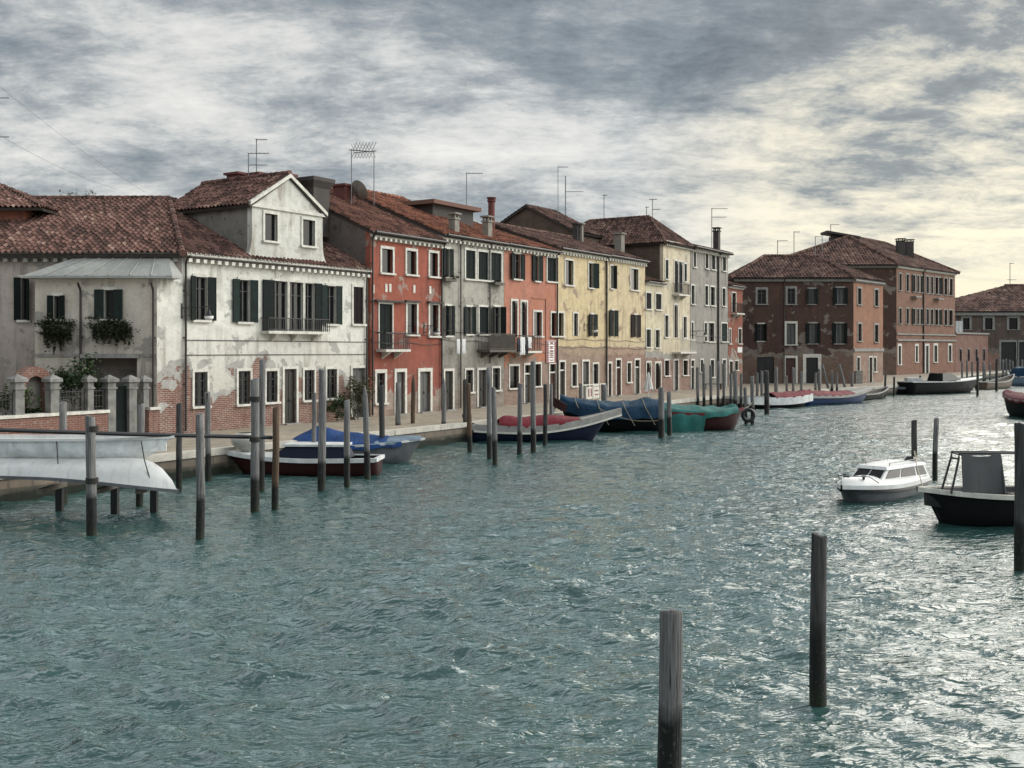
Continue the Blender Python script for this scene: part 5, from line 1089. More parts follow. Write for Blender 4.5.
class Boat:
    def __init__(s,name,label,cat,p_stern,p_bow,B,zs,zm,zb,group=None,draft=.3,tr=.75,rake=.12,mid=.42,pw=2.3,hullm=None,name_h='hull',z=0.0):
        a=Vector((p_stern[0],p_stern[1],0)); b=Vector((p_bow[0],p_bow[1],0)); s.L=(b-a).length; d=b-a; c=(a+b)/2; c.z=z
        s.g=thing(name,c,label,cat,group,math.atan2(d.y,d.x)); s.st=hull_pts(s.L,B,zs,zm,zb,draft,tr,rake,mid=mid,pw=pw); s.B=B
        m=MB(); st=s.st; n=len(st); k=len(st[0]); vs=[]; 
        for sec in st:
            vs+= [v for v in sec]+[Vector((v.x,-v.y,v.z)) for v in sec]
        fs=[]
        for i in range(n-1):
            o=i*2*k; q=(i+1)*2*k
            for j in range(k-1):
                fs.append((o+j,q+j,q+j+1,o+j+1)); fs.append((o+k+j,o+k+j+1,q+k+j+1,q+k+j))
        for j in range(k-1): fs.append((j,j+1,k+j+1,k+j))
        m.add(vs,fs); s.hull=m.build(name_h,hullm,s.g,None,True)
    def sheer(s,i,side=1,off=0.0,dz=0.0):
        v=s.st[i][-1]; return Vector((v.x,side*(v.y+off),v.z+dz))
    def sheer_t(s,t,side=1,off=0,dz=0):
        f=t*(len(s.st)-1); i=min(int(f),len(s.st)-2); a=s.sheer(i,side,off,dz); b=s.sheer(i+1,side,off,dz); return a+(b-a)*(f-i)
    def gunwale(s,mat,w=.07,h=.08,name='gunwale',drop=0.0):
        m=MB(); n=len(s.st)
        for side in (1,-1):
            vs=[]
            for i in range(n):
                for off,dz in ((-.06,.02),(w,.02),(w,-h),(-.06,-h)):
                    v=s.sheer(i,side,off,dz-drop)
                    if s.st[i][-1].y+off<0: v.y=0
                    if i==n-1: v.x+=off
                    vs.append(v)
            m.add(vs,[(i*4+a,(i+1)*4+a,(i+1)*4+(a+1)%4,i*4+(a+1)%4) if side<0 else (i*4+(a+1)%4,(i+1)*4+(a+1)%4,(i+1)*4+a,i*4+a) for i in range(n-1) for a in range(4)])
        a=s.sheer(0,1,w,.02); b=s.sheer(0,-1,w,.02); m.box(a.x-.07,a.x+.05,-a.y,a.y,a.z-h,a.z)
        return m.build(name,mat,s.g)
    def deck(s,mat,t0,t1,dz=-.03,crown=.06,name='deck'):
        m=MB(); N=14; q=8; vs=[]
        for i in range(N+1):
            a=s.sheer_t(t0+(t1-t0)*i/N)
            for j in range(q+1): w=-1+2*j/q; vs.append((a.x,a.y*w,a.z+dz+crown*(1-w*w)))
        m.add(vs,[(i*(q+1)+j,(i+1)*(q+1)+j,(i+1)*(q+1)+j+1,i*(q+1)+j+1) for i in range(N) for j in range(q)]); return m.build(name,mat,s.g,None,True)
    def inside(s,mat,t0,t1,depth=.4):
        m=MB(); N=14; vs=[]
        for i in range(N+1):
            a=s.sheer_t(t0+(t1-t0)*i/N); y=max(a.y-.07,.01); y2=y*.85
            vs+=[(a.x,y,a.z-.02),(a.x,y2,a.z-depth),(a.x,-y2,a.z-depth),(a.x,-y,a.z-.02)]
        m.add(vs,[(i*4+j,(i+1)*4+j,(i+1)*4+j+1,i*4+j+1) for i in range(N) for j in range(3)]); 
        m.f+=[(0,1,2,3),(N*4+3,N*4+2,N*4+1,N*4)]; return m.build('interior',mat,s.g)
    def cover(s,mat,t0,t1,peak,drop=.2,name='cover',seed=0,side_out=.05,sharp=1.4,ends=.3,wr=.05):
        m=MB(); N=34; q=20; vs=[]
        for i in range(N+1):
            f=i/N; a=s.sheer_t(t0+(t1-t0)*f); h=peak(f)
            for j in range(q+1):
                w=-1+2*j/q; nz=mnoise.noise(Vector((a.x*1.3+seed*7,w*1.6,seed)))*wr*1.4+mnoise.noise(Vector((a.x*3.1,w*3.3,seed+5)))*wr*.6
                if abs(w)>.86:
                    k=(abs(w)-.86)/.14; dr=drop(f) if callable(drop) else drop
                    y=math.copysign(a.y+side_out+.02*math.sin(a.x*7+seed),w); z=a.z+.04-dr*k+(.03*math.sin(a.x*5+seed) if k>.9 else 0); y+=math.copysign(abs(nz)*.4,w)
                else:
                    ww=abs(w)/.86; y=(a.y+side_out*.9)*w/.86; z=a.z+.05+h*(1-ww**sharp)+nz*(1-ww**4)
                vs.append((a.x,y,z))
        m.add(vs,[(i*(q+1)+j,(i+1)*(q+1)+j,(i+1)*(q+1)+j+1,i*(q+1)+j+1) for i in range(N) for j in range(q)]); return m.build(name,mat,s.g,None,True)
    def box(s,name,mat,*a): b=MB(); b.box(*a); return b.build(name,mat,s.g)
    def outboard(s,mat,y=0.0,tilt=0.0,h=.0):
        a=s.sheer(0); m=MB(); x=a.x-.18; z=a.z+h
        m.add([(x-.3,-.16+y,z+.1),(x+.12,-.18+y,z+.08),(x+.12,.18+y,z+.08),(x-.3,.16+y,z+.1),(x-.36,-.15+y,z+.4),(x+.1,-.17+y,z+.46),(x+.1,.17+y,z+.46),(x-.36,.15+y,z+.4),(x-.26,-.09+y,z+.54),(x+.02,-.1+y,z+.58),(x+.02,.1+y,z+.58),(x-.26,.09+y,z+.54)],[(3,2,1,0),(0,1,5,4),(1,2,6,5),(2,3,7,6),(3,0,4,7),(4,5,9,8),(5,6,10,9),(6,7,11,10),(7,4,8,11),(8,9,10,11)])
        m.box(x-.16,x+.02,-.07+y,.07+y,z-.8,z+.1); return m.build('outboard_motor',mat,s.g)
def paint2(n,c,r=.35,**k): return paint(n,c,max(r,.45),.3,2.0,0,.16,**k)
M['maroon']=paint2('maroon_hull',(.030,.009,.009)); M['navy']=paint2('navy_hull',(.008,.012,.030)); M['hull_grey']=paint2('grey_hull',(.11,.118,.125)); M['hull_white']=paint2('white_gelcoat',(.55,.56,.55)); M['hull_black']=paint('black_hull',(.006,.0065,.007),.55,.2,2.5,0,.12); M['hull_blue']=paint2('blue_hull',(.010,.030,.085)); M['hull_brown']=paint2('brown_hull',(.12,.085,.065))
M['varnish']=paint('grey_varnish',(.26,.25,.23),.6,.3,3); M['boat_dirty']=paint('dirty_white_gelcoat',(.70,.715,.715),.55,.35,1.6); M['boat_cream']=paint('clean_white_gelcoat',(.62,.62,.60),.45,.15,1.2)
def tarp(n,c):
    t=NT(n); o=t.tc.outputs['Object']; a=t.noise(o,1.3,6,.65,.6); b=t.noise(t.scaled(o,(6,1.2,2)),2,4,.6); return t.done(t.mix(t.mapr(a,.35,.7),scl(c,.7),scl(c,1.25)),.6,t.bump(b,.6,.06),0,.12)
M['tarp_blue']=tarp('bright_blue_tarp',(.018,.050,.15)); M['tarp_dblue']=tarp('dark_blue_tarp',(.012,.040,.075)); M['tarp_green']=tarp('sea_green_tarp',(.022,.110,.098)); M['tarp_red']=tarp('crimson_cover',(.13,.014,.022)); M['tarp_pale']=tarp('pale_grey_blue_tarp',(.17,.22,.27)); M['tarp_white']=tarp('dirty_white_tarp',(.48,.46,.42)); M['tarp_mar']=tarp('maroon_cover',(.11,.025,.03)); M['canvas']=paint('grey_canvas',(.085,.088,.09),.8,.2,1.2,0,.2)
bl=lambda u,v: on_level(u,v,0.0)
BG='boats moored along the canal'
# maroon motorboat with the white bundle on its bow
a=bl(379,474); b=bl(222,472.5); B1=Boat('motor_boat','maroon motorboat with white gunwale and a white tarp bundle on its bow','boat',a,b,1.75,.62,.60,.82,BG,hullm=M['maroon'],rake=.10)
B1.gunwale(M['hull_white'],.06,.13); B1.deck(M['hull_white'],.6,1,-.0,.05); B1.inside(M['hull_black'],.02,.6)
m=MB(); x0,x1=-1.9,.9
m.add([(x0,-.6,.60),(x1,-.55,.63),(x1,.55,.63),(x0,.6,.60),(x0+.2,-.48,1.02),(x1-.5,-.45,1.02),(x1-.5,.45,1.02),(x0+.2,.48,1.02)],[(0,1,5,4),(1,2,6,5),(2,3,7,6),(3,0,4,7),(4,5,6,7)]); cb=m.build('cabin',M['navy'],B1.g)
m=MB(); m.box(x0+.1,x1-.4,-.56,.56,1.023,1.10); m.build('cabin_roof',M['hull_white'],cb)
p=B1.sheer_t(.86); m=MB(); vs=[]; n=12
for j in range(9):
    f=j/8; rr=.46*math.sin(math.pi*(.12+.88*f)**.8)+.02
    for k in range(n): aa=2*math.pi*k/n; q=rr*(1+.22*mnoise.noise(Vector((math.cos(aa)*1.7,math.sin(aa)*1.7,f*3)))); vs.append((p.x+q*math.cos(aa)*1.25-.1,q*math.sin(aa),p.z-.02+.75*(1-f)))
m.add(vs,[(j*n+k,(j+1)*n+k,(j+1)*n+(k+1)%n,j*n+(k+1)%n) for j in range(8) for k in range(n)]); m.build('bow_cover',M['tarp_white'],B1.g,None,True)
# blue tarped grey boat behind it
a=bl(280,462); b=bl(424,462.5); B2=Boat('covered_boat','grey boat under a bright blue tarp raised to a sharp peak, bow to the right','boat',a,b,1.9,.8,.75,.98,BG,hullm=M['hull_grey'],rake=.06,pw=3)
B2.gunwale(M['hull_white'],.05,.07); B2.cover(M['tarp_blue'],.08,.86,lambda f: 0.08+.55*max(0,1-abs(f-.22)/(.22 if f<.22 else .75))**1.0,.22,seed=1,sharp=1.05); B2.cover(M['tarp_pale'],.68,.985,lambda f:.12*(1-f)+.06,.10,'bow_cover',2)
# navy boat with crimson cover
a=bl(473,440.5); b=bl(620,439.5); B3=Boat('covered_boat','navy boat with grey topsides under a crimson cover, its long bow rising to the right','boat',a,b,2.2,.85,.75,1.55,BG,hullm=M['navy'],rake=.16,mid=.35,pw=1.9)
B3.gunwale(M['varnish'],.07,.30); B3.gunwale(M['stone'],.085,.07,'rub_rail',.30); B3.deck(M['varnish'],.7,1,-.02,.04); B3.inside(M['varnish'],.02,.2); B3.cover(M['tarp_red'],.17,.72,lambda f:.36*min(1,(1-f)*3.2)*min(1,f*6+.6),.08,seed=3,sharp=2.6); B3.outboard(M['black'])
# big dark blue tarp boat
a=bl(657,430.5); b=bl(556,430.5); B4=Boat('covered_boat','large boat wrapped in a dark blue tarp tied down with ropes','boat',a,b,2.6,1.35,1.25,1.75,BG,hullm=M['hull_black'],rake=.08,pw=3.0,tr=.9)
B4.cover(M['tarp_dblue'],.0,.96,lambda f:.38*(1-.4*f),.60,seed=4,sharp=2.0,wr=.10); 
for x in (-2.0,-.9,.5,1.7):
    m=MB()
    aa=B4.sheer_t((x+B4.L/2)/B4.L,-1); cc=B4.sheer_t((x+B4.L/2)/B4.L,1); m.tube([(x+.4,aa.y-.09,aa.z-.9),(x,aa.y-.11,aa.z+.0),(x-.1,aa.y*.5,aa.z+.42)],.018,5)
    m.tube([(x-.5,cc.y+.10,cc.z-.9),(x,cc.y+.12,cc.z+.0),(x+.1,cc.y*.5,cc.z+.46)],.018,5)
    m.build('lashing',M['rope_pale'],B4.g)
p=at(557,402,56); g=thing('outboard_cowl',(p.x,p.y,1.0),'dark red tilted outboard motor at the left end of the dark blue tarp','outboard motor'); m=MB(); m.add([(-.35,-.2,.5),(.45,-.2,.1),(.45,.2,.1),(-.35,.2,.5),(-.3,-.17,1.0),(.55,-.17,.5),(.55,.17,.5),(-.3,.17,1.0)],[(3,2,1,0),(4,5,6,7),(0,1,5,4),(1,2,6,5),(2,3,7,6),(3,0,4,7)]); m.build('cowling',M['maroon'],g); m=MB(); m.tube([(-.1,0,.45),(-.35,0,-.3),(-.4,0,-.95)],.07,8); m.build('drive_leg',M['hull_white'],g)
# green tarp boat
a=bl(657,430); b=bl(744,429); B5=Boat('covered_boat','boat half wrapped in a sea green tarp with its dark red bow showing','boat',a,b,2.3,1.1,.98,1.2,BG,hullm=M['maroon'],rake=.06,pw=2.6,tr=.9)
B5.gunwale(M['tarp_mar'],.015,.14); B5.cover(M['tarp_green'],-.0,.9,lambda f:.40-.25*f,lambda f:1.12 if f<.52 else .32-.2*(f-.52),seed=6,sharp=1.8,wr=.10)
p=bl(747,424); g=thing('hanging_tyre',(p.x,p.y-.35,.55),'black tyre fender hanging low by the bow of the green tarped boat','tyre'); m=MB(); n=16; q=8; vs=[]
for i in range(n):
    for j in range(q): A1=2*math.pi*i/n; A2=2*math.pi*j/q; rr=.33+.12*math.cos(A2); vs.append((rr*math.cos(A1),.11*math.sin(A2),rr*math.sin(A1)))
m.add(vs,[(i*q+j,((i+1)%n)*q+j,((i+1)%n)*q+(j+1)%q,i*q+(j+1)%q) for i in range(n) for j in range(q)]); m.build('rubber',M['black'],g,None,True); m=MB(); m.tube([(0,0,.35),(.02,.05,1.2)],.015,5); m.build('rope',M['rope_pale'],g)
# far boats of the hipped house quay
a=bl(742,408.5); b=bl(812,406.5); B6=Boat('covered_boat','far white sided boat with a red cover by the white capped pole','boat',a,b,2.0,.9,.8,1.0,BG,hullm=M['hull_black'],rake=.1)
B6.gunwale(M['hull_white'],.06,.55); B6.cover(M['tarp_red'],.36,.97,lambda f:.3,.06,seed=8,sharp=2); B6.inside(M['wood_beam'],.02,.35)
a=bl(800,405.5); b=bl(872,401.5); B7=Boat('covered_boat','far bright blue hulled boat with a faded red cover, bow to the right','boat',a,b,2.0,.8,.72,1.3,BG,hullm=M['hull_blue'],rake=.14); B7.gunwale(M['varnish'],.06,.2); B7.cover(M['tarp_red'],.02,.62,lambda f:.4*(1-f*.6),.06,seed=9,sharp=2.2); B7.deck(M['varnish'],.62,1)
a=bl(846,401); b=bl(889,397); B8=Boat('rowing_boat','small dark open boat behind the bow of the far blue boat','boat',a,b,1.6,.6,.5,1.0,BG,hullm=M['hull_black'],rake=.2); B8.gunwale(M['varnish'],.05,.07); B8.inside(M['wood_beam'],.02,.95,.3)
for i in (.3,.55): v=B8.sheer_t(i); B8.box('thwart',M['varnish'],v.x-.12,v.x+.12,-v.y,v.y,v.z-.14,v.z-.10)
a=bl(884,394); b=bl(932,394); B9=Boat('work_boat','long low black work boat behind three dark posts','boat',a,b,2.2,.75,.7,.9,BG,hullm=M['hull_black'],rake=.1); B9.gunwale(M['hull_grey'],.05,.2); B9.inside(M['wood_beam'],.02,.9); B9.box('cabin',M['hull_white'],-.2,1.2,-.5,.5,.6,1.6)
a=bl(905,394.5); b=bl(982,391.5); B10=Boat('speedboat','sleek black speedboat with a raked dark windscreen at the far bend','boat',a,b,2.4,1.25,1.2,1.5,BG,hullm=M['hull_black'],rake=.14); B10.gunwale(M['hull_white'],.04,.07); B10.deck(M['hull_white'],.55,1,0,.08); B10.inside(M['black'],.02,.55)
m=MB(); m.add([(-1.6,-.9,1.22),(1.7,-.7,1.3),(1.7,.7,1.3),(-1.6,.9,1.22),(-1.4,-.75,2.0),(.2,-.65,2.0),(.2,.65,2.0),(-1.4,.75,2.0)],[(0,1,5,4),(1,2,6,5),(2,3,7,6),(3,0,4,7),(4,5,6,7)]); m.build('windscreen',M['glass'],B10.g)
a=bl(980,389.5); b=bl(1014,387); B11=Boat('rowing_boat','far brown wooden boat among the poles of the boundary wall','boat',a,b,1.9,.8,.75,1.5,BG,hullm=M['hull_brown'],rake=.16); B11.gunwale(M['varnish'],.06,.08); B11.inside(M['wood_beam'],.02,.95,.3)
a=bl(1036,386); b=bl(1008,385); B12=Boat('cabin_boat','far pale blue boat with a dark blue cabin top at the right edge','boat',a,b,2.2,1.2,1.1,1.5,BG,hullm=M['tarp_pale'],rake=.1); B12.gunwale(M['hull_white'],.06,.1); B12.cover(M['tarp_dblue'],.05,.8,lambda f:1.0 if f<.8 else 1.0-(f-.8)*3,.1,'cabin_cover',11,sharp=6)
a=bl(1062,421); b=bl(1003,414.5); B13=Boat('covered_boat','black boat under a maroon cover cut by the right edge','boat',a,b,2.2,1.25,1.15,1.55,BG,hullm=M['hull_black'],rake=.12); B13.gunwale(M['varnish'],.05,.07); B13.cover(M['tarp_mar'],.02,.93,lambda f:.4*(1-f*.5),.2,seed=12,sharp=2)
# white cabin boat
a=bl(908,490.5); b=bl(842,505); B14=Boat('cabin_boat','small white cabin boat with dark windows moored at a pole','boat',a,b,1.7,.50,.48,.56,BG,hullm=M['hull_grey'],rake=.13,pw=2.6,tr=.85)  # grey hull colour carries the shadow on this boat's side
B14.gunwale(M['black'],.045,.05,'rub_rail',.12); B14.gunwale(M['boat_cream'],.03,.12); B14.deck(M['boat_cream'],.0,1,.02,.22)
L=B14.L; m=MB(); x0,x1=-L*.48,L*.10; zb=.56; zt=.90
cab=[(x0,-.72,zb),(x1+.30,-.50,zb+.06),(x1+.30,.50,zb+.06),(x0,.72,zb),(x0+.10,-.60,zt),(x1-.15,-.46,zt),(x1-.15,.46,zt),(x0+.10,.60,zt)]
m.add(cab,[(0,1,5,4),(1,2,6,5),(2,3,7,6),(3,0,4,7),(4,5,6,7)]); cb=m.build('cabin',M['boat_cream'],B14.g)
m=MB(); m.add([(x0+.02,-.64,zt-.0),(x1-.08,-.50,zt),(x1-.08,.50,zt),(x0+.02,.64,zt),(x0+.06,-.58,zt+.07),(x1-.16,-.44,zt+.09),(x1-.16,.44,zt+.09),(x0+.06,.58,zt+.07)],[(3,2,1,0),(0,1,5,4),(1,2,6,5),(2,3,7,6),(3,0,4,7),(4,5,6,7)]); m.build('cabin_roof',M['boat_cream'],cb)
def quadwin(P0,P1,P2,P3,f0,f1,g0,g1):
    P0,P1,P2,P3=map(Vector,(P0,P1,P2,P3)); nn=(P1-P0).cross(P3-P0).normalized()*.012
    e=lambda f,g: (P0+(P1-P0)*f)*(1-g)+(P3+(P2-P3)*f)*g
    q=[e(f0,g0)+nn,e(f1,g0)+nn,e(f1,g1)+nn,e(f0,g1)+nn]; b=MB(); b.prism(q,nn*-.8); return b.build('window',M['glass'],cb)
for f0,f1 in ((.04,.24),(.28,.60),(.64,.93)):
    quadwin(cab[0],cab[1],cab[5],cab[4],f0,f1,.14,.92); quadwin(cab[2],cab[3],cab[7],cab[6],1-f1,1-f0,.14,.92)
quadwin(cab[1],cab[2],cab[6],cab[5],.06,.48,.2,.9); quadwin(cab[1],cab[2],cab[6],cab[5],.52,.94,.2,.9)
m=MB(); pts=[(L*.26,-.62,.60),(L*.34,-.50,.80),(L*.47,-.15,.84),(L*.47,.15,.84),(L*.34,.50,.80),(L*.26,.62,.60)]; m.tube(pts,.016,6); m.tube([(L*.47,.0,.84),(L*.475,0,.60)],.014,6); m.build('bow_rail',M['mast'],B14.g)
m=MB(); m.tube([(x0+.4,-.45,zt+.08),(x0+.4,-.45,zt+.17),(x1-.5,-.38,zt+.17),(x1-.5,-.38,zt+.08)],.014,6); m.tube([(x0+.4,.45,zt+.08),(x0+.4,.45,zt+.17),(x1-.5,.38,zt+.17),(x1-.5,.38,zt+.08)],.014,6); m.build('roof_rail',M['mast'],cb)
m=MB()
for x,y in ((L*.33,.3),(L*.33,-.3),(L*.42,0)): m.lathe([(.04,0),(.04,.08),(.07,.09),(.07,.12)],8,(x,y,.70))
m.build('cleat',M['black'],B14.g); B14.outboard(M['black'])
# dark open boat with a grey canvas shelter
a=bl(1072,521); b=bl(919,524); B15=Boat('open_boat','dark open boat with a pale gunwale and an upright grey canvas shelter','boat',a,b,1.9,.86,.82,.95,BG,hullm=M['hull_black'],rake=.10,pw=2.3)
B15.gunwale(M['stone'],.06,.10); B15.inside(M['black'],.03,.96,.45); B15.deck(M['hull_grey'],.86,1,-.05,.03)
def lx(u,Y=26.7): return -((u-HX)/FP*Y-B15.g.location.x)
zc=.86; m=MB(); xa,xb=lx(961),lx(1003); top=CZ-(452.5-HY)/FP*27.4
q=12; vs=[]
for e in (0,.02):
    for i in range(q+1):
        for j in range(9):
            f=i/q; h=j/8; vs.append((xa+(xb-xa)*f-(.0),.62+.08*math.sin(f*7)*(1-h)*.4+e-.08*h,zc+(top-zc)*h-.05*math.sin(f*math.pi)*(h)))
N=(q+1)*9; m.add(vs,[(i*9+j,i*9+j+1,(i+1)*9+j+1,(i+1)*9+j) for i in range(q) for j in range(8)]+[(N+i*9+j,N+(i+1)*9+j,N+(i+1)*9+j+1,N+i*9+j+1) for i in range(q) for j in range(8)]); m.build('canvas',M['canvas'],B15.g,None,True)
m=MB(); m.add([(xa,.53,top),(xb,.53,top),(xb,.0,top+.02),(xa,.0,top+.02),(xa,.53,top-.03),(xb,.53,top-.03),(xb,.0,top-.01),(xa,.0,top-.01)],[(0,1,2,3),(7,6,5,4),(0,4,5,1),(1,5,6,2),(2,6,7,3),(3,7,4,0)]); m.prism([(xb,.76,zc),(xb,.53,top-.04),(xb,.1,top-.04),(xb,.3,zc)],(-.03,0,0)); m.build('canvas_roof',M['canvas'],B15.g)
m=MB(); xf=lx(949)
for y in (.60,.12): m.tube([(xf,y,zc),(xf-.28,y*.78,top-.12),(xa,y*.74,top+.03),(xb,y*.74,top+.02),(xb-1.6,y*.74,top-.02),(xb-1.7,y,zc)],.028,6)
m.tube([(xf-.28,.46,top-.12),(xf-.28,.1,top-.12)],.028,6); m.build('shelter_frame',M['iron'],B15.g)
for t_ in (.3,.62): v=B15.sheer_t(t_); B15.box('thwart',M['wood_beam'],v.x-.14,v.x+.14,-v.y+.1,v.y-.1,v.z-.2,v.z-.15)
m=MB()
for i in range(5): m.tube([(xf-.35+.05*i+.16*math.cos(a*.6),.2+.16*math.sin(a*.6),.62+.035*i) for a in range(11)],.022,5)
m.build('coiled_rope',M['rope_pale'],B15.g)
# the two white dinghies on their rack
Yd=28.6
p0=at(-60,437,Yd); p1=at(173.5,437,Yd-.1); D1=Boat('dinghy','dirty white rowing dinghy lying upright on top of the upturned one','dinghy',p0,p1,1.25,.66,.64,.68,'white dinghies on the timber rack',draft=.0,rake=.05,pw=3.2,hullm=M['boat_dirty'],z=1.50); D1.gunwale(M['boat_cream'],.04,.05); D1.inside(M['boat_cream'],.03,.97,.4)
for t_ in (.4,.7): v=D1.sheer_t(t_); D1.box('thwart',M['varnish'],v.x-.12,v.x+.12,-v.y+.08,v.y-.08,v.z-.16,v.z-.12)
p0=at(-50,470,Yd); p1=at(178.5,470,Yd-.5); D2=Boat('dinghy','clean white dinghy lying upside down beneath the dirty one','dinghy',p0,p1,1.35,.42,.44,.78,'white dinghies on the timber rack',draft=.10,rake=.03,pw=3.6,tr=.9,hullm=M['boat_cream'],z=1.55); D2.g.rotation_euler.x=math.pi; D2.g.rotation_euler.y=0.015; D2.gunwale(M['hull_grey'],.03,.06)
g=thing('boat_rack',(at(60,470,Yd).x,Yd,0),'dark timber rack with short posts carrying the two white dinghies','rack')
for u in (-20,52,108,148):
    x=at(u,470,Yd).x-g.location.x
    for y in (.5,):
        m=MB(); m.box(x-.09,x+.09,y-.09,y+.09,-1.5,.70); m.build('post',M['black'],g)
    m=MB(); m.box(x-.08,x+.08,-.75,.8,.703,.83); m.build('cross_beam',M['wood_beam'],g)
m=MB(); m.tube([(at(150,440,Yd).x-g.location.x,-.68,2.1),(at(154,462,Yd).x-g.location.x,-.74,1.6),(at(160,478,Yd).x-g.location.x,-.72,1.0)],.016,5); m.build('lashing',M['rope'],g); m=MB(); m.tube([(at(67,437,Yd).x-g.location.x,-.66,2.16),(at(70,470,Yd).x-g.location.x,-.72,1.3)],.014,5); m.build('lashing',M['rope'],g)
pa=Vector((at(-30,429,26).x,26.0,CZ-(429-HY)/FP*26.0)); pb=Vector((at(272,437.5,29.9).x,29.9,CZ-(437.5-HY)/FP*29.9)); m=MB(); m.tube([(0,0,0),(pb-pa)*.5-Vector((0,0,.02)),pb-pa],.055,8); o=m.build('mooring_boom',M['black']); o.location=pa; tag(o,'long black boom running level past the white dinghies from pole to pole','boom')
# mooring lines
def line(p,q,sag,label,r=.014,mat='rope_pale'):
    p=Vector(p);q=Vector(q); m=MB(); m.tube([(q-p)*(i/10)-Vector((0,0,sag*math.sin(math.pi*i/10))) for i in range(11)],r,5); o=m.build('mooring_line',M[mat]); o.location=p; tag(o,label,'rope','mooring lines')
w=lambda B,v: (Matrix.Translation(B.g.location)@Matrix.Rotation(B.g.rotation_euler.z,4,'Z'))@v
po=lambda u,v,z: Vector((on_level(u,v).x,on_level(u,v).y,z))
line(w(B14,B14.sheer_t(.1)),po(914,487,1.25),.05,'short line from the white cabin boat to its pole'); line(po(914,487,1.2),w(B15,B15.sheer_t(.98)),.1,'line from the pole to the bow of the dark open boat')
line(po(321.5,492,1.6),w(B2,B2.sheer_t(.35,-1)),.12,'pale line from the tall green grey pole to the blue tarped boat'); line(po(661.5,438,.9),w(B4,B4.sheer_t(.6)),.3,'slack line from the dark blue tarp to the left pole before the green tarp'); line(po(752.5,424,1.3),w(B5,B5.sheer_t(.97)),.15,'line from the bow of the green tarped boat to its pole')
line(po(92,536,2.6),w(D1,D1.sheer_t(.62)),.05,'line from the roped pole to the upper white dinghy')
# ---------------------------------------------------------------- camera
cam=bpy.data.cameras.new('camera'); co=bpy.data.objects.new('camera',cam); COL.objects.link(co); co.location=(0,0,CZ); co.rotation_euler=(R(90),0,0)
cam.sensor_width=36; cam.lens=FP/1024*36; cam.shift_y=-(384-HY)/1024; cam.clip_end=3000; cam.clip_start=.1; scene.camera=co
# ---------------------------------------------------------------- sun behind cloud and sky
AZ,EL=R(SUN_AZ),R(SUN_EL)
sd=Vector((math.sin(AZ)*math.cos(EL),math.cos(AZ)*math.cos(EL),math.sin(EL)))
sl=bpy.data.lights.new('sun','SUN'); sl.energy=SUN_E; sl.angle=R(SUN_ANG); sl.color=(1.0,.93,.82); so=bpy.data.objects.new('sun',sl); COL.objects.link(so); so.rotation_euler=(-sd).to_track_quat('-Z','Y').to_euler()
wd=bpy.data.worlds.new('World'); scene.world=wd; wd.use_nodes=True; t=wd.node_tree; t.nodes.clear()
class WN(NT):
    def __init__(s,t): s.t=t
w=WN(t); out=w.n('ShaderNodeOutputWorld'); bg=w.n('ShaderNodeBackground'); w.l(bg.outputs[0],out.inputs[0]); bg.inputs[1].default_value=.1
sk=w.n('ShaderNodeTexSky',sky_type='NISHITA'); sk.sun_disc=False; sk.sun_elevation=EL; sk.sun_rotation=AZ; sk.altitude=0
tc=w.n('ShaderNodeTexCoord'); nv=w.n('ShaderNodeVectorMath',operation='NORMALIZE'); w.l(tc.outputs['Generated'],nv.inputs[0]); d=nv.outputs[0]; x,y,z=w.sep(d)
zc=w.math('ADD',w.math('MAXIMUM',z,0.0),.22); px=w.math('DIVIDE',x,zc); py=w.math('DIVIDE',y,zc); P=w.comb(px,py,SKY_SEED)
wn=w.n('ShaderNodeTexNoise'); w.l(P,wn.inputs['Vector']); wn.inputs['Scale'].default_value=2.2; wn.inputs['Detail'].default_value=5
wo=w.n('ShaderNodeVectorMath',operation='MULTIPLY_ADD'); w.l(wn.outputs['Color'],wo.inputs[0]); wo.inputs[1].default_value=(.16,.16,0); w.l(P,wo.inputs[2]); Q=wo.outputs[0]
big=w.noise(Q,.75,3,.5,.0); mid=w.noise(w.scaled(Q,(1,.85,1)),2.5,10,.60,.0); fine=w.noise(w.scaled(Q,(1.0,1.5,1.0)),7.5,12,.70,.0)
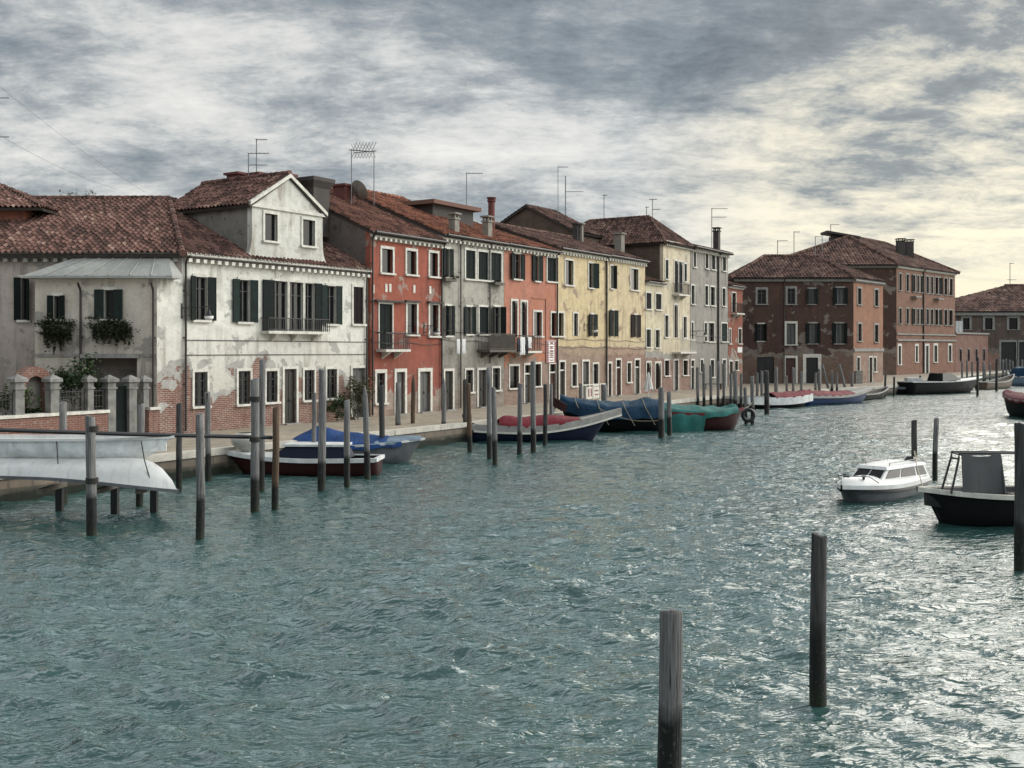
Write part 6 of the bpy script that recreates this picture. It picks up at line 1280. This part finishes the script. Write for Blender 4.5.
c=w.math('ADD',w.math('ADD',w.math('MULTIPLY',big,.85),w.math('MULTIPLY',mid,.95)),w.math('MULTIPLY',fine,.68))
# heavier cloud towards the top of the visible sky, lighter low in the sky and to the left
c=w.math('ADD',w.math('ADD',c,-.065),w.mapr(z,.06,.30,-.01,-.12)); c=w.math('ADD',c,w.mapr(x,-.5,.1,.01,.0))
col=w.ramp(w.mapr(c,.79,1.43),[(0,(.125,.15,.18)),(.18,(.19,.22,.25)),(.34,(.265,.30,.33)),(.46,(.36,.39,.41)),(.56,(.47,.49,.50)),(.66,(.60,.61,.605)),(.78,(.71,.71,.695)),(1,(.84,.83,.80))])
gd=Vector((math.sin(R(25))*math.cos(R(7.5)),math.cos(R(25))*math.cos(R(7.5)),math.sin(R(7.5)))); dp=w.n('ShaderNodeVectorMath',operation='DOT_PRODUCT'); w.l(d,dp.inputs[0]); dp.inputs[1].default_value=gd
gl=w.mapr(dp.outputs['Value'],.945,1.0,0,1,True); gl=w.math('MULTIPLY',gl,w.mapr(c,.98,1.28,.08,1.0))
col=w.mix(w.math('MULTIPLY',gl,.85),col,(1.05,.95,.70))
lowm=w.mapr(z,.0,.10,.55,0); col=w.mix(lowm,col,w.mix(w.mapr(x,-.1,.42),(.50,.56,.58),(.72,.70,.58)))
# unseen sky boosted high, behind and right, added to light facades and water
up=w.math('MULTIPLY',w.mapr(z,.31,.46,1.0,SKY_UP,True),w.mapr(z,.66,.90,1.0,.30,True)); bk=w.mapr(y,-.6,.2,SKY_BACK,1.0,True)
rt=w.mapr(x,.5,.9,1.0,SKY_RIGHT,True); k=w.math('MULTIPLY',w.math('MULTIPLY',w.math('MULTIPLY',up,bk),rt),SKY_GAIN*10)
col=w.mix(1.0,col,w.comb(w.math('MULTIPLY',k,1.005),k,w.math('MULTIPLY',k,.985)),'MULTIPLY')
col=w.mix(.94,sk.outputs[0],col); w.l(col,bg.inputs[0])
vs=scene.view_settings; vs.view_transform='Standard'; vs.look='None'; vs.gamma=1; vs.use_curve_mapping=False; vs.exposure=EXPO
scene.cycles.max_bounces=6
